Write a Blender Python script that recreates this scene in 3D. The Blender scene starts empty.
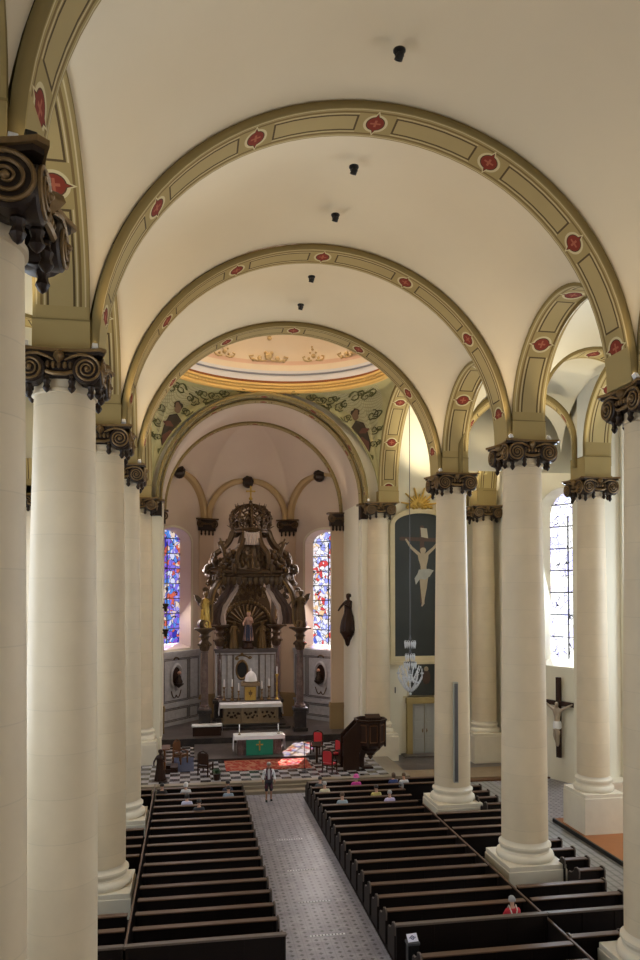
# church interior seen from the organ loft
FLOOD, AFLOOD, DAY, DAYW, DAYA, EXPO = 128.0, 240.0, 500.0, 6.0, 400.0, -.15
import bpy, bmesh, math, random
from mathutils import Vector, Matrix, Euler
random.seed(7)
PI = math.pi
SC = bpy.context.scene
COL = SC.collection
sin, cos, sqrt = math.sin, math.cos, math.sqrt

# ------------------------------------------------------------------ node helpers
class NB:
    """small expression builder for shader nodes"""
    def __init__(s, name):
        s.m = bpy.data.materials.new(name); s.m.use_nodes = True
        s.t = s.m.node_tree; s.t.nodes.clear()
        s.out = s.t.nodes.new('ShaderNodeOutputMaterial')
        s.p = s.t.nodes.new('ShaderNodeBsdfPrincipled')
        s.t.links.new(s.p.outputs[0], s.out.inputs[0])
    def n(s, typ, **kw):
        nd = s.t.nodes.new(typ)
        for k, v in kw.items(): setattr(nd, k, v)
        return nd
    def link(s, a, b): s.t.links.new(a, b)
    def put(s, sock, v):
        if isinstance(v, bpy.types.NodeSocket): s.link(v, sock)
        elif isinstance(v, (tuple, list)): sock.default_value = (*v[:3], 1.0) if len(sock.default_value) == 4 else v
        else: sock.default_value = v
    def math(s, op, a, b=0.0, c=0.0):
        nd = s.n('ShaderNodeMath', operation=op)
        s.put(nd.inputs[0], a); s.put(nd.inputs[1], b); s.put(nd.inputs[2], c)
        return nd.outputs[0]
    def mix(s, f, a, b):
        nd = s.n('ShaderNodeMix', data_type='RGBA')
        s.put(nd.inputs[0], f); s.put(nd.inputs[6], a); s.put(nd.inputs[7], b)
        return nd.outputs[2]
    def noise(s, vec, scale, detail=3.0, rough=.55):
        nd = s.n('ShaderNodeTexNoise'); s.put(nd.inputs['Vector'], vec)
        nd.inputs['Scale'].default_value = scale; nd.inputs['Detail'].default_value = detail
        nd.inputs['Roughness'].default_value = rough
        return nd.outputs['Fac']
    def pos(s): return s.n('ShaderNodeNewGeometry').outputs['Position']
    def obj(s): return s.n('ShaderNodeTexCoord').outputs['Object']
    def uv(s):
        nd = s.n('ShaderNodeSeparateXYZ'); s.link(s.n('ShaderNodeTexCoord').outputs['UV'], nd.inputs[0]); return nd.outputs
    def sep(s, v):
        nd = s.n('ShaderNodeSeparateXYZ'); s.link(v, nd.inputs[0]); return nd.outputs
    def ramp(s, f, stops, interp='LINEAR'):
        nd = s.n('ShaderNodeValToRGB'); s.link(f, nd.inputs[0]); cr = nd.color_ramp; cr.interpolation = interp
        while len(cr.elements) < len(stops): cr.elements.new(.5)
        for e, (p, c) in zip(cr.elements, stops): e.position = p; e.color = (*c, 1)
        return nd.outputs[0]
    def bump(s, h, strength=.2, dist=.02):
        nd = s.n('ShaderNodeBump'); nd.inputs['Strength'].default_value = strength; nd.inputs['Distance'].default_value = dist
        s.link(h, nd.inputs['Height']); s.link(nd.outputs[0], s.p.inputs['Normal'])
    def fin(s, col, rough=.6, metal=0.0, spec=.5):
        s.put(s.p.inputs['Base Color'], col); s.put(s.p.inputs['Roughness'], rough); s.put(s.p.inputs['Metallic'], metal)
        s.p.inputs['Specular IOR Level'].default_value = spec
        return s.m

def plain(name, col, rough=.6, metal=0.0, var=.12, scale=2.5, bump=0.0, spec=.5):
    b = NB(name); f = b.noise(b.obj(), scale)
    c = b.mix(f, tuple(x*(1-var) for x in col), tuple(min(1, x*(1+var)) for x in col))
    if bump: b.bump(b.noise(b.obj(), scale*8), bump)
    return b.fin(c, rough, metal, spec)

def emit(name, col, strength):
    b = NB(name); e = b.n('ShaderNodeEmission'); e.inputs[0].default_value = (*col, 1); e.inputs[1].default_value = strength
    b.link(e.outputs[0], b.out.inputs[0]); return b.m

def wood(name, dark, light, axis=0, rough=.4, scale=1.0):
    b = NB(name); mp = b.n('ShaderNodeMapping'); b.link(b.obj(), mp.inputs[0])
    sc = [14*scale]*3; sc[axis] = 1.2*scale; mp.inputs['Scale'].default_value = sc
    f = b.noise(mp.outputs[0], 2.2, 4)
    return b.fin(b.mix(f, dark, light), rough, spec=.2)

# ------------------------------------------------------------------ mesh builder
class MB:
    def __init__(s): s.v = []; s.f = []; s.mi = []; s.uv = []; s.smooth = []
    def add(s, vs, fs, mi=0, uvs=None, smooth=False):
        o = len(s.v); s.v.extend([tuple(p) for p in vs])
        for k, f in enumerate(fs):
            s.f.append([o+i for i in f]); s.mi.append(mi); s.smooth.append(smooth)
            s.uv.append([uvs[i] for i in f] if uvs else None)
        return s
    def box(s, x0, x1, y0, y1, z0, z1, mi=0, rot=None):
        vs = [(x, y, z) for z in (z0, z1) for y in (y0, y1) for x in (x0, x1)]
        if rot is not None:
            c = Vector(((x0+x1)/2, (y0+y1)/2, (z0+z1)/2)); vs = [c + rot @ (Vector(p)-c) for p in vs]
        return s.add(vs, [(0, 2, 3, 1), (4, 5, 7, 6), (0, 1, 5, 4), (2, 6, 7, 3), (0, 4, 6, 2), (1, 3, 7, 5)], mi)
    def bev(s, x0, x1, y0, y1, z0, z1, b=.02, mi=0):
        """box with chamfered edges"""
        bm = bmesh.new(); bmesh.ops.create_cube(bm, size=1.0)
        for v in bm.verts:
            v.co = Vector(((x0+x1)/2+v.co.x*(x1-x0), (y0+y1)/2+v.co.y*(y1-y0), (z0+z1)/2+v.co.z*(z1-z0)))
        bmesh.ops.bevel(bm, geom=bm.edges[:], offset=b, segments=2, affect='EDGES', profile=.6)
        bm.verts.index_update(); s.add([v.co.copy() for v in bm.verts], [[v.index for v in f.verts] for f in bm.faces], mi); bm.free(); return s
    def lathe(s, prof, n=24, c=(0, 0, 0), mi=0, a0=0.0, a1=2*PI, smooth=True, sx=1.0, sy=1.0, rip=None):
        full = abs(a1-a0-2*PI) < 1e-6; m = n if full else n+1; vs = []
        for r, z in prof:
            for k in range(m):
                a = a0+(a1-a0)*k/n; rr = r*(1+(rip(a, z) if rip else 0))
                vs.append((c[0]+rr*cos(a)*sx, c[1]+rr*sin(a)*sy, c[2]+z))
        fs = []
        for i in range(len(prof)-1):
            for k in range(n):
                k2 = (k+1) % m
                fs.append((i*m+k, i*m+k2, (i+1)*m+k2, (i+1)*m+k))
        return s.add(vs, fs, mi, smooth=smooth)
    def tube(s, pts, r, n=8, mi=0, cap=True, closed=False, flat=1.0, up=None):
        """tube along a path; r a number or a list"""
        P = [Vector(p) for p in pts]; m = len(P); R = r if isinstance(r, (list, tuple)) else [r]*m
        vs = []; prev = None
        for i, p in enumerate(P):
            if closed: t = P[(i+1) % m]-P[(i-1) % m]
            else: t = P[min(i+1, m-1)]-P[max(i-1, 0)]
            t = t.normalized() if t.length > 1e-9 else Vector((0, 0, 1))
            if prev is None:
                ref = Vector(up) if up else (Vector((0, 0, 1)) if abs(t.z) < .9 else Vector((1, 0, 0)))
                a = t.cross(ref).normalized()
            else:
                a = prev - t*prev.dot(t); a = a.normalized() if a.length > 1e-6 else t.orthogonal().normalized()
            prev = a; b = t.cross(a)
            for k in range(n):
                w = 2*PI*k/n; vs.append(p + a*(R[i]*cos(w)) + b*(R[i]*flat*sin(w)))
        fs = []; L = m if closed else m-1
        for i in range(L):
            j = (i+1) % m
            for k in range(n):
                k2 = (k+1) % n; fs.append((i*n+k, i*n+k2, j*n+k2, j*n+k))
        if cap and not closed: fs += [tuple(range(n-1, -1, -1)), tuple((m-1)*n+k for k in range(n))]
        return s.add(vs, fs, mi, smooth=True)
    def ball(s, c, r, n=12, mi=0, sc=(1, 1, 1)):
        m = max(4, n//2)
        return s.lathe([(max(1e-4, r*sin(PI*i/m))*1.0, -r*cos(PI*i/m)*sc[2]) for i in range(m+1)], n, c, mi, sx=sc[0], sy=sc[1])
    def prism(s, poly, z0, z1, mi=0, fn=None):
        """polygon (2d) extruded from z0 to z1; fn maps (a,b,h) to 3d"""
        n = len(poly); fn = fn or (lambda a, b, h: (a, b, h))
        vs = [fn(a, b, z0) for a, b in poly]+[fn(a, b, z1) for a, b in poly]
        return s.add(vs, [tuple(range(n-1, -1, -1)), tuple(range(n, 2*n))]+[(i, (i+1) % n, n+(i+1) % n, n+i) for i in range(n)], mi)
    def grid(s, nu, nv, fn, mi=0, uvfn=None, smooth=True):
        vs = []; uvs = []
        for i in range(nu+1):
            for j in range(nv+1):
                vs.append(fn(i/nu, j/nv)); uvs.append(uvfn(i/nu, j/nv) if uvfn else (i/nu, j/nv))
        fs = [(i*(nv+1)+j, (i+1)*(nv+1)+j, (i+1)*(nv+1)+j+1, i*(nv+1)+j+1) for i in range(nu) for j in range(nv)]
        return s.add(vs, fs, mi, uvs, smooth)
    def xf(s, M, start=0):
        for i in range(start, len(s.v)): s.v[i] = tuple(M @ Vector(s.v[i]))
        return s
    def build(s, name, mats, parent=None, loc=None, angle=40, recalc=True):
        me = bpy.data.meshes.new(name); me.from_pydata(s.v, [], s.f)
        mats = mats if isinstance(mats, (list, tuple)) else [mats]
        for m in mats: me.materials.append(m)
        if any(u is not None for u in s.uv):
            L = me.uv_layers.new(name='UVMap'); k = 0
            for u, f in zip(s.uv, s.f):
                for q in range(len(f)):
                    L.data[k].uv = u[q] if u else (0, 0); k += 1
        for p, mi, sm in zip(me.polygons, s.mi, s.smooth): p.material_index = mi; p.use_smooth = sm
        if recalc:
            bm = bmesh.new(); bm.from_mesh(me); bmesh.ops.recalc_face_normals(bm, faces=bm.faces[:]); bm.to_mesh(me); bm.free()
        if any(s.smooth): me.set_sharp_from_angle(angle=math.radians(angle))
        me.update()
        o = bpy.data.objects.new(name, me); COL.objects.link(o)
        if parent: o.parent = parent
        if loc is not None: o.location = loc
        return o

def tag(o, label, cat, group=None, kind=None):
    o['label'] = label; o['category'] = cat
    if group: o['group'] = group
    if kind: o['kind'] = kind
    return o
def thing(name, label, cat, loc=(0, 0, 0), rz=0.0, group=None, kind='thing'):
    o = bpy.data.objects.new(name, None); COL.objects.link(o); o.empty_display_size = .2
    o.location = loc; o.rotation_euler = (0, 0, rz); return tag(o, label, cat, group, kind)
def struct(o, label, cat): return tag(o, label, cat, kind='structure')
def kids(o): return [c for c in bpy.data.objects if c.parent == o]
KIDS = {}
def dup(root, loc, label, rz=None, scale=None, group=None):
    r = root.copy(); COL.objects.link(r); r.location = loc; r['label'] = label
    if rz is not None: r.rotation_euler = (0, 0, rz)
    if scale is not None: r.scale = scale
    if group: r['group'] = group
    if root.name not in KIDS:
        KIDS[root.name] = [(c, kids(c)) for c in kids(root)]
    for ch, gs in KIDS[root.name]:
        c = ch.copy(); COL.objects.link(c); c.parent = r
        for g in gs:
            d = g.copy(); COL.objects.link(d); d.parent = c
    return r
def lerp(a, b, t): return a+(b-a)*t
# ------------------------------------------------------------------ materials
M = {}
def stone_mat(name, col, course=.95):
    b = NB(name); p = b.obj(); z = b.sep(p)[2]
    f = b.noise(p, 1.3, 4); c = b.mix(f, tuple(x*.88 for x in col), tuple(min(1, x*1.08) for x in col))
    zz = b.math('FRACT', b.math('DIVIDE', z, course)); ln = b.math('LESS_THAN', zz, .018)
    blk = b.n('ShaderNodeTexWhiteNoise', noise_dimensions='1D'); b.link(b.math('FLOOR', b.math('DIVIDE', z, course)), blk.inputs['W'])
    c = b.mix(b.math('MULTIPLY', blk.outputs[0], .16), c, tuple(x*.7 for x in col))
    c = b.mix(b.math('MULTIPLY', ln, .22), c, tuple(x*.55 for x in col))
    b.bump(b.noise(p, 30, 3), .06, .01)
    return b.fin(c, .55)
M['stone'] = stone_mat('pale_column_stone', (.68, .555, .378))
M['socle'] = plain('pale_base_stone', (.73, .645, .50), .5, var=.07, bump=.03)
def plaster(name, col, var=.05):
    b = NB(name); p = b.pos(); f = b.noise(p, .35, 5, .6); g = b.noise(p, 3.0, 3)
    c = b.mix(f, tuple(x*(1-var) for x in col), tuple(min(1, x*(1+var)) for x in col))
    c = b.mix(b.math('MULTIPLY', g, .08), c, tuple(x*.85 for x in col))
    return b.fin(c, .85, spec=.2)
M['vault'] = plaster('cream_vault_plaster', (.74, .64, .47))
M['wall'] = plaster('pale_wall_plaster', (.80, .745, .60))
M['apse'] = plaster('rosy_apse_plaster', (.68, .56, .455), .06)
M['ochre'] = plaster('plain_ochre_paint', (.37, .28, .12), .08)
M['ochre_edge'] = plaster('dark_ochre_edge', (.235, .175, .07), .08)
def arch_paint(name, S, base=(.35, .265, .112), panel=(.39, .30, .138), smax=99.0):
    """painted soffit: uv.x = metres along the arch from its crown, uv.y = metres across from its middle"""
    b = NB(name); u = b.uv(); s = u[0]; v = b.math('ABSOLUTE', u[1])
    ds = b.math('ABSOLUTE', b.math('SUBTRACT', s, b.math('MULTIPLY', b.math('ROUND', b.math('DIVIDE', s, S)), S)))
    ds = b.math('ADD', ds, b.math('MULTIPLY', b.math('GREATER_THAN', b.math('ABSOLUTE', s), smax), 10))
    def ell(a, c): return b.math('ADD', b.math('POWER', b.math('DIVIDE', ds, a), 2), b.math('POWER', b.math('DIVIDE', v, c), 2))
    def band(x, lo, hi): return b.math('MULTIPLY', b.math('GREATER_THAN', x, lo), b.math('LESS_THAN', x, hi))
    AND = lambda a, c: b.math('MULTIPLY', a, c)
    OR = lambda a, c: b.math('MAXIMUM', a, c)
    far = b.math('GREATER_THAN', ds, .46)
    inpan = b.math('LESS_THAN', v, .30)
    n = b.noise(b.pos(), 1.2, 4)
    c = b.mix(n, tuple(x*.9 for x in base), tuple(x*1.1 for x in base))
    c = b.mix(AND(far, inpan), c, b.mix(n, tuple(x*.93 for x in panel), tuple(x*1.1 for x in panel)))
    dark = OR(AND(far, band(v, .255, .305)), AND(inpan, band(ds, .46, .51)))
    c = b.mix(b.math('MULTIPLY', dark, .9), c, (.06, .035, .014))
    lite = OR(AND(far, band(v, .33, .36)), band(v, .50, .53))
    c = b.mix(b.math('MULTIPLY', lite, .7), c, (.66, .55, .33))
    c = b.mix(b.math('MULTIPLY', band(v, .385, .44), .85), c, (.16, .10, .035))
    ring = OR(b.math('LESS_THAN', ell(.30, .34), 1.0), b.math('LESS_THAN', b.math('ADD', b.math('DIVIDE', ds, .17), b.math('DIVIDE', v, .48)), 1.0))
    c = b.mix(ring, c, (.58, .49, .28))
    rim = OR(b.math('LESS_THAN', ell(.235, .27), 1.0), b.math('LESS_THAN', b.math('ADD', b.math('DIVIDE', ds, .13), b.math('DIVIDE', v, .40)), 1.0))
    c = b.mix(rim, c, (.10, .04, .02))
    red = OR(b.math('LESS_THAN', ell(.205, .24), 1.0), b.math('LESS_THAN', b.math('ADD', b.math('DIVIDE', ds, .10), b.math('DIVIDE', v, .36)), 1.0))
    c = b.mix(red, c, (.20, .032, .018))
    star = AND(red, OR(AND(b.math('LESS_THAN', v, .03), b.math('LESS_THAN', ds, .13)), AND(b.math('LESS_THAN', ds, .03), b.math('LESS_THAN', v, .13))))
    c = b.mix(b.math('MULTIPLY', star, .5), c, (.5, .18, .10))
    return b.fin(c, .8, spec=.2)
M['paint'] = arch_paint('ochre_arch_paint_with_red_medallions', 3.05)
M['paint_arcade'] = arch_paint('ochre_arcade_paint_with_red_medallions', 2.35, smax=3.6)
M['paint_cross'] = arch_paint('ochre_crossing_paint_with_red_medallions', 2.7)
M['paint_aisle'] = arch_paint('pale_ochre_arch_paint', 2.4, (.48, .375, .16), (.52, .41, .19), smax=3.4)
M['paint_dark'] = plaster('dark_ochre_arch_line', (.14, .09, .035))
M['bronze'] = plain('dark_bronze_paint', (.026, .014, .008), .42, .35, .4, 9, .15)
M['carved'] = plain('dark_brown_carved_wood', (.088, .052, .027), .36, .25, .4, 9, .15)
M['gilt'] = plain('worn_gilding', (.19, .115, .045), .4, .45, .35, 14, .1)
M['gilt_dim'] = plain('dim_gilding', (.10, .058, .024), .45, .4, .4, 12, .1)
M['gold'] = plain('bright_gold', (.52, .34, .08), .35, .55, .2, 10)
M['black'] = plain('black_metal', (.012, .012, .012), .45, .3, .2)
M['white_metal'] = plain('white_lamp_housing', (.75, .75, .76), .4)
M['lens'] = emit('lamp_lens', (1, .82, .55), 6)
M['step'] = plain('worn_tan_step_stone', (.25, .20, .14), .5, var=.15)
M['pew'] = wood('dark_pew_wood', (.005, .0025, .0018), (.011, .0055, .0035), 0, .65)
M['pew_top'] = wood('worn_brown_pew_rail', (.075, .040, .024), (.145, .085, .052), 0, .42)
M['pew_end'] = wood('pew_end_wood', (.008, .005, .004), (.018, .010, .007), 2, .55)
M['pew_edge'] = wood('worn_pale_pew_edge', (.09, .065, .05), (.18, .14, .115), 2, .4)
M['darkwood'] = wood('dark_carved_wood', (.018, .008, .005), (.05, .022, .012), 2, .4)
M['brownwood'] = wood('mid_brown_wood', (.09, .035, .015), (.17, .075, .03), 2, .4)
M['plank'] = wood('orange_wood_floor', (.26, .085, .022), (.44, .165, .05), 0, .35)
M['marble'] = None
def marble(name, a, b_, c_, rough=.3, sc=2.2):
    b = NB(name); p = b.obj(); f = b.noise(p, sc, 8, .7)
    return b.fin(b.ramp(f, [(.30, a), (.5, b_), (.62, c_), (.75, a)]), rough)
M['marble'] = marble('brown_violet_marble', (.07, .045, .042), (.13, .085, .08), (.21, .15, .14))
M['marble_dark'] = marble('black_marble', (.012, .01, .01), (.028, .022, .02), (.05, .04, .036))
M['marble_grey'] = marble('grey_brown_marble_floor', (.055, .044, .042), (.10, .08, .075), (.16, .135, .125), .3, .8)
M['panel'] = marble('blue_grey_painted_panel', (.36, .36, .385), (.44, .44, .465), (.50, .50, .52), .5, 3)
M['panel_line'] = plain('dark_panel_moulding', (.12, .10, .10), .5)
M['mauve'] = plain('dark_mauve_drape', (.10, .062, .052), .7)
M['base_tan'] = plaster('brown_ochre_dado', (.32, .225, .115), .1)
M['linen'] = plain('white_linen', (.80, .79, .80), .8, var=.04)
M['green'] = plain('green_altar_cloth', (.01, .20, .115), .7)
M['redcloth'] = plain('red_upholstery', (.50, .02, .025), .7)
M['skin'] = plain('skin', (.50, .28, .19), .55)
M['skin_tan'] = plain('tan_skin', (.36, .18, .11), .55)
M['tan'] = plain('altar_tan_stone', (.26, .185, .11), .5, var=.25, scale=4)
M['leaf'] = plain('dark_leaf', (.02, .07, .02), .5)
M['iron'] = plain('grey_iron', (.10, .10, .11), .4, .5)
M['blue_carpet'] = plain('blue_grey_carpet', (.045, .055, .11), .9)

def tile_mat():
    b = NB('grey_tiles_with_dark_inserts'); p = b.sep(b.pos()); g = .27
    fx = b.math('ABSOLUTE', b.math('SUBTRACT', b.math('FRACT', b.math('DIVIDE', p[0], g)), .5))
    fy = b.math('ABSOLUTE', b.math('SUBTRACT', b.math('FRACT', b.math('DIVIDE', p[1], g)), .5))
    ins = b.math('LESS_THAN', b.math('ADD', fx, fy), .27)
    gr = b.math('GREATER_THAN', b.math('MAXIMUM', fx, fy), .475)
    n = b.noise(b.pos(), .9, 4); n2 = b.noise(b.pos(), 5, 2)
    wn = b.n('ShaderNodeTexWhiteNoise', noise_dimensions='2D'); cb = b.n('ShaderNodeCombineXYZ'); b.link(b.math('FLOOR', b.math('ADD', b.math('DIVIDE', p[0], g), .5)), cb.inputs[0]); b.link(b.math('FLOOR', b.math('DIVIDE', p[1], g)), cb.inputs[1]); b.link(cb.outputs[0], wn.inputs['Vector'])
    c = b.mix(b.math('ADD', b.math('MULTIPLY', n, .6), b.math('MULTIPLY', wn.outputs[0], .4)), (.17, .165, .19), (.45, .43, .47)); c = b.mix(b.math('MULTIPLY', n2, .35), c, (.22, .17, .175))
    c = b.mix(b.math('MULTIPLY', ins, .85), c, (.055, .045, .05)); c = b.mix(b.math('MULTIPLY', gr, .5), c, (.12, .10, .10))
    return b.fin(c, .32)
M['tile'] = tile_mat()
def aisle_tile():
    b = NB('grey_mosaic_strip_tiles'); p = b.sep(b.pos()); g = .3
    fx = b.math('ABSOLUTE', b.math('SUBTRACT', b.math('FRACT', b.math('DIVIDE', p[0], g)), .5))
    fy = b.math('ABSOLUTE', b.math('SUBTRACT', b.math('FRACT', b.math('DIVIDE', p[1], g*1.5)), .5))
    bar = b.math('GREATER_THAN', fx, .36); bar2 = b.math('GREATER_THAN', fy, .42)
    c = b.mix(b.noise(b.pos(), 1.5, 3), (.22, .21, .19), (.34, .32, .29))
    c = b.mix(b.math('MULTIPLY', bar, .7), c, (.10, .09, .085)); c = b.mix(b.math('MULTIPLY', bar2, .4), c, (.12, .11, .10))
    return b.fin(c, .4)
M['aisle_tile'] = aisle_tile()
def checker():
    b = NB('black_white_checker_tiles'); p = b.pos()
    ck = b.n('ShaderNodeTexChecker'); b.link(p, ck.inputs['Vector']); ck.inputs['Scale'].default_value = 1/.52
    ck.inputs['Color1'].default_value = (.42, .39, .40, 1); ck.inputs['Color2'].default_value = (.02, .018, .02, 1)
    mp = b.n('ShaderNodeMapping'); b.link(p, mp.inputs[0]); mp.inputs['Location'].default_value = (0, 0, .21); b.link(mp.outputs[0], ck.inputs['Vector'])
    n = b.noise(p, 1.4, 3)
    return b.fin(b.mix(b.math('MULTIPLY', n, .3), ck.outputs[0], (.16, .13, .13)), .22)
M['checker'] = checker()
def rug():
    b = NB('red_patterned_rug'); p = b.sep(b.pos())
    vo = b.n('ShaderNodeTexVoronoi'); b.link(b.pos(), vo.inputs['Vector']); vo.inputs['Scale'].default_value = 3.2
    c = b.ramp(vo.outputs['Distance'], [(0, (.42, .20, .13)), (.25, (.36, .055, .035)), (.45, (.26, .03, .025)), (.6, (.40, .16, .10))])
    return b.fin(c, .9, spec=.1)
M['rug'] = rug()
def glass(name, stops, strength, cell=3.2, tint=.5, lead=.035):
    """stained glass seen against the daylight: each lead-framed piece lets its own colour through"""
    b = NB(name); u = b.n('ShaderNodeTexCoord').outputs['UV']
    wob = b.n('ShaderNodeTexNoise'); b.link(u, wob.inputs['Vector']); wob.inputs['Scale'].default_value = 1.1
    va = b.n('ShaderNodeVectorMath', operation='ADD'); b.link(u, va.inputs[0]); b.link(wob.outputs['Color'], va.inputs[1])
    vo = b.n('ShaderNodeTexVoronoi'); b.link(va.outputs[0], vo.inputs['Vector']); vo.inputs['Scale'].default_value = cell
    ed = b.n('ShaderNodeTexVoronoi', feature='DISTANCE_TO_EDGE'); b.link(va.outputs[0], ed.inputs['Vector']); ed.inputs['Scale'].default_value = cell
    rnd = b.sep(vo.outputs['Color'])[0]
    big = b.noise(u, .55, 2)
    f = b.math('ADD', b.math('MULTIPLY', rnd, .62), b.math('SUBTRACT', b.math('MULTIPLY', big, 1.1), .36))
    c = b.ramp(f, stops, 'CONSTANT')
    c = b.mix(b.math('LESS_THAN', ed.outputs[0], lead), c, (.02, .02, .03))
    e = b.n('ShaderNodeEmission'); b.link(c, e.inputs[0]); e.inputs[1].default_value = strength
    tr = b.n('ShaderNodeBsdfTransparent'); b.link(c, tr.inputs[0])
    mx = b.n('ShaderNodeMixShader'); mx.inputs[0].default_value = tint
    b.link(e.outputs[0], mx.inputs[1]); b.link(tr.outputs[0], mx.inputs[2]); b.link(mx.outputs[0], b.out.inputs[0])
    return b.m
M['glass_left'] = glass('blue_violet_stained_glass', [(0, (.05, .05, .45)), (.14, (.28, .12, .75)), (.26, (.12, .30, .85)), (.38, (.8, .8, 1.0)), (.46, (.26, .2, .85)), (.60, (.8, .16, .10)), (.70, (.95, .75, .6)), (.8, (.45, .4, .95)), (.92, (.08, .5, .45))], 1.5, 2.6)
M['glass_right'] = glass('white_red_blue_stained_glass', [(0, (.12, .18, .7)), (.10, (.85, .85, 1.0)), (.30, (.40, .42, .92)), (.40, (1, .95, .95)), (.56, (.75, .08, .08)), (.63, (.95, .85, .85)), (.78, (.95, .65, .35)), (.86, (.5, .45, .95))], 1.9, 2.6)
M['glass_pale'] = glass('pale_leaded_glass', [(0, (.62, .62, .95)), (.25, (1, 1, 1)), (.55, (.72, .70, .95)), (.7, (1, 1, .98)), (.9, (.45, .45, .70))], 2.6, 2.2, .3, .02)
# ------------------------------------------------------------------ layout (metres; nave runs along +Y, camera above the origin)
XC = 4.41; XL = -2.83; XR = 11.65; ZC = 15.42; ZS = ZC+.1
ROWY = [2.7, 10.0, 17.55, 25.0, 32.4]; YX = 43.8; YXC = 38.15
BLK = .6                                   # half width of arch blocks
W = 6.67; RT = 6.44; KZ = .95                        # vault half span, transverse arch soffit radius

# ---------------------------------------------------------------- floor
f = MB().box(-16, 26, -6, 62, -.3, 0); struct(f.build('floor', M['tile']), 'grey tiled church floor with small dark inserts along the centre aisle', 'floor')
f = MB().box(12.98, 15.8, 8, 40.0, .001, .012); struct(f.build('floor_side_aisle', M['aisle_tile']), 'pale mosaic tile strip along the right side aisle', 'floor')
f = MB().box(15.8, 23.5, 6, 30.9, 0, .16); f.box(15.72, 15.8, 6, 30.9, 0, .17, 1)
struct(f.build('floor_side_chapel', [M['plank'], M['black']]), 'raised orange wooden floor beside the pedestal in the right aisle', 'floor')
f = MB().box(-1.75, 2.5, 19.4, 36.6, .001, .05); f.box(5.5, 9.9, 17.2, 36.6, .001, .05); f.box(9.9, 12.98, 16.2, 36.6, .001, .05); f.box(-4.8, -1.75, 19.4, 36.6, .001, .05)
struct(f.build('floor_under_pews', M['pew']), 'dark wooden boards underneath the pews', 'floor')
# sanctuary platform and steps
ZP = .45
f = MB()
f.box(-3.2, 10.4, 38.3, 47.6, .30, ZP, 0); f.box(10.4, 11.4, 38.3, 47.6, .30, ZP, 1); f.box(-3.2, 11.4, 37.9, 38.35, .15, .30, 1); f.box(-3.2, 11.4, 37.5, 47.6, 0, .15, 1)
f.box(-3.2, 11.4, 38.15, 38.6, .30, ZP+.004, 1)
struct(f.build('floor_sanctuary', [M['checker'], M['step']]), 'black and white checkered sanctuary floor above pale steps', 'floor')
f = MB(); f.box(.25, 7.95, 43.25, 47.6, ZP, ZP+.12, 0); f.box(.25, 7.95, 43.17, 43.27, ZP, ZP+.124, 1)
struct(f.build('floor_dais', [M['marble_grey'], M['marble_dark']]), 'low grey marble dais with a black front edge under the freestanding altar', 'floor')
f = MB().box(-6.5, 15, 47.75, 58, ZP, .9, 0); f.box(-3.2, 12.0, 47.55, 47.75, ZP, .905, 1)
struct(f.build('floor_apse', [M['marble_grey'], M['marble_dark']]), 'raised grey brown marble floor behind a black step', 'floor')
f = MB(); f.box(11.4, 21.5, 38.4, 46, 0, .15, 0); f.box(11.4, 21.5, 38.35, 40.5, 0, .156, 1)
f.box(11.4, 21.5, 38.0, 38.36, 0, .08, 2)
f.box(-10.5, -3.2, 38.5, 46, 0, .3, 2)
struct(f.build('floor_transept', [M['marble_grey'], M['tan'], M['brownwood']]), 'raised transept floor in front of the grey double door', 'floor')
# black carpet marks: gratings across the centre aisle
for k, y in enumerate((20.1, 22.0, 24.4, 27.2, 30.6)):
    g = MB().box(3.5, 4.55, y-.05, y+.05, .001, .006, 0)
    for q in range(10): g.box(3.55+q*.1, 3.59+q*.1, y-.035, y+.035, .006, .008, 1)
    tag(g.build('floor_grating', [M['white_metal'], M['black']]), 'pale metal floor grating crossing the centre aisle, %s' % ('nearest the camera', 'second from the camera', 'middle of the five', 'second from the altar steps', 'nearest the altar steps')[k], 'grating', 'floor gratings in the centre aisle', 'thing')

# ---------------------------------------------------------------- column prototype
def abacus_mb(h=1.0):
    m = MB()
    for z0, z1, e, mi in ((-.14, -.07, -.06, 0), (-.07, 0, 0, 1)):
        pl = []
        hh = h+e
        for k in range(4):
            a = k*PI/2; c, s_ = cos(a), sin(a)
            for t in [i/8 for i in range(9)]:
                x = hh; y = lerp(-hh*.9, hh*.9, t); x -= .17*(1-(2*t-1)**2)
                pl.append((x*c-y*s_, x*s_+y*c))
        m.prism(pl, z0, z1, mi)
    return m
def volute_mb(cx, sgn, face):
    """one scroll: dished disc and a raised spiral, on the face looking along -Y, turned to its side"""
    m = MB(); R = .31; y = -.86; cz = -.45
    m.lathe([(.0001, .08), (R*.9, .08), (R, .05), (R, -.35), (.001, -.35)], 24, mi=0)
    m.xf(Matrix.Translation((cx, y+.05, cz)) @ Matrix.Rotation(PI/2, 4, 'X'))
    pts = []; rr = []
    for i in range(64):
        t = i/63; a = PI/2 + sgn*(-t*2*PI*2.6); r = lerp(R*.97, .05, t**.85)
        pts.append((cx+r*cos(a), y-.035-.05*t, cz+r*sin(a))); rr.append(lerp(.030, .016, t))
    m.tube(pts, rr, 6, 1)
    m.ball((cx, y-.09, cz), .05, 10, 1)
    # sweep from the scroll's top to the middle of the face
    m.tube([(cx, y-.03, cz+R*.97), (cx*.72, y-.03, cz+R*1.0), (cx*.42, y-.02, cz+R*.80), (cx*.2, y, cz+R*.62)], [.036, .036, .03, .02], 6, 1)
    m.xf(Matrix.Rotation(face*PI/2, 4, 'Z')); return m
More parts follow.
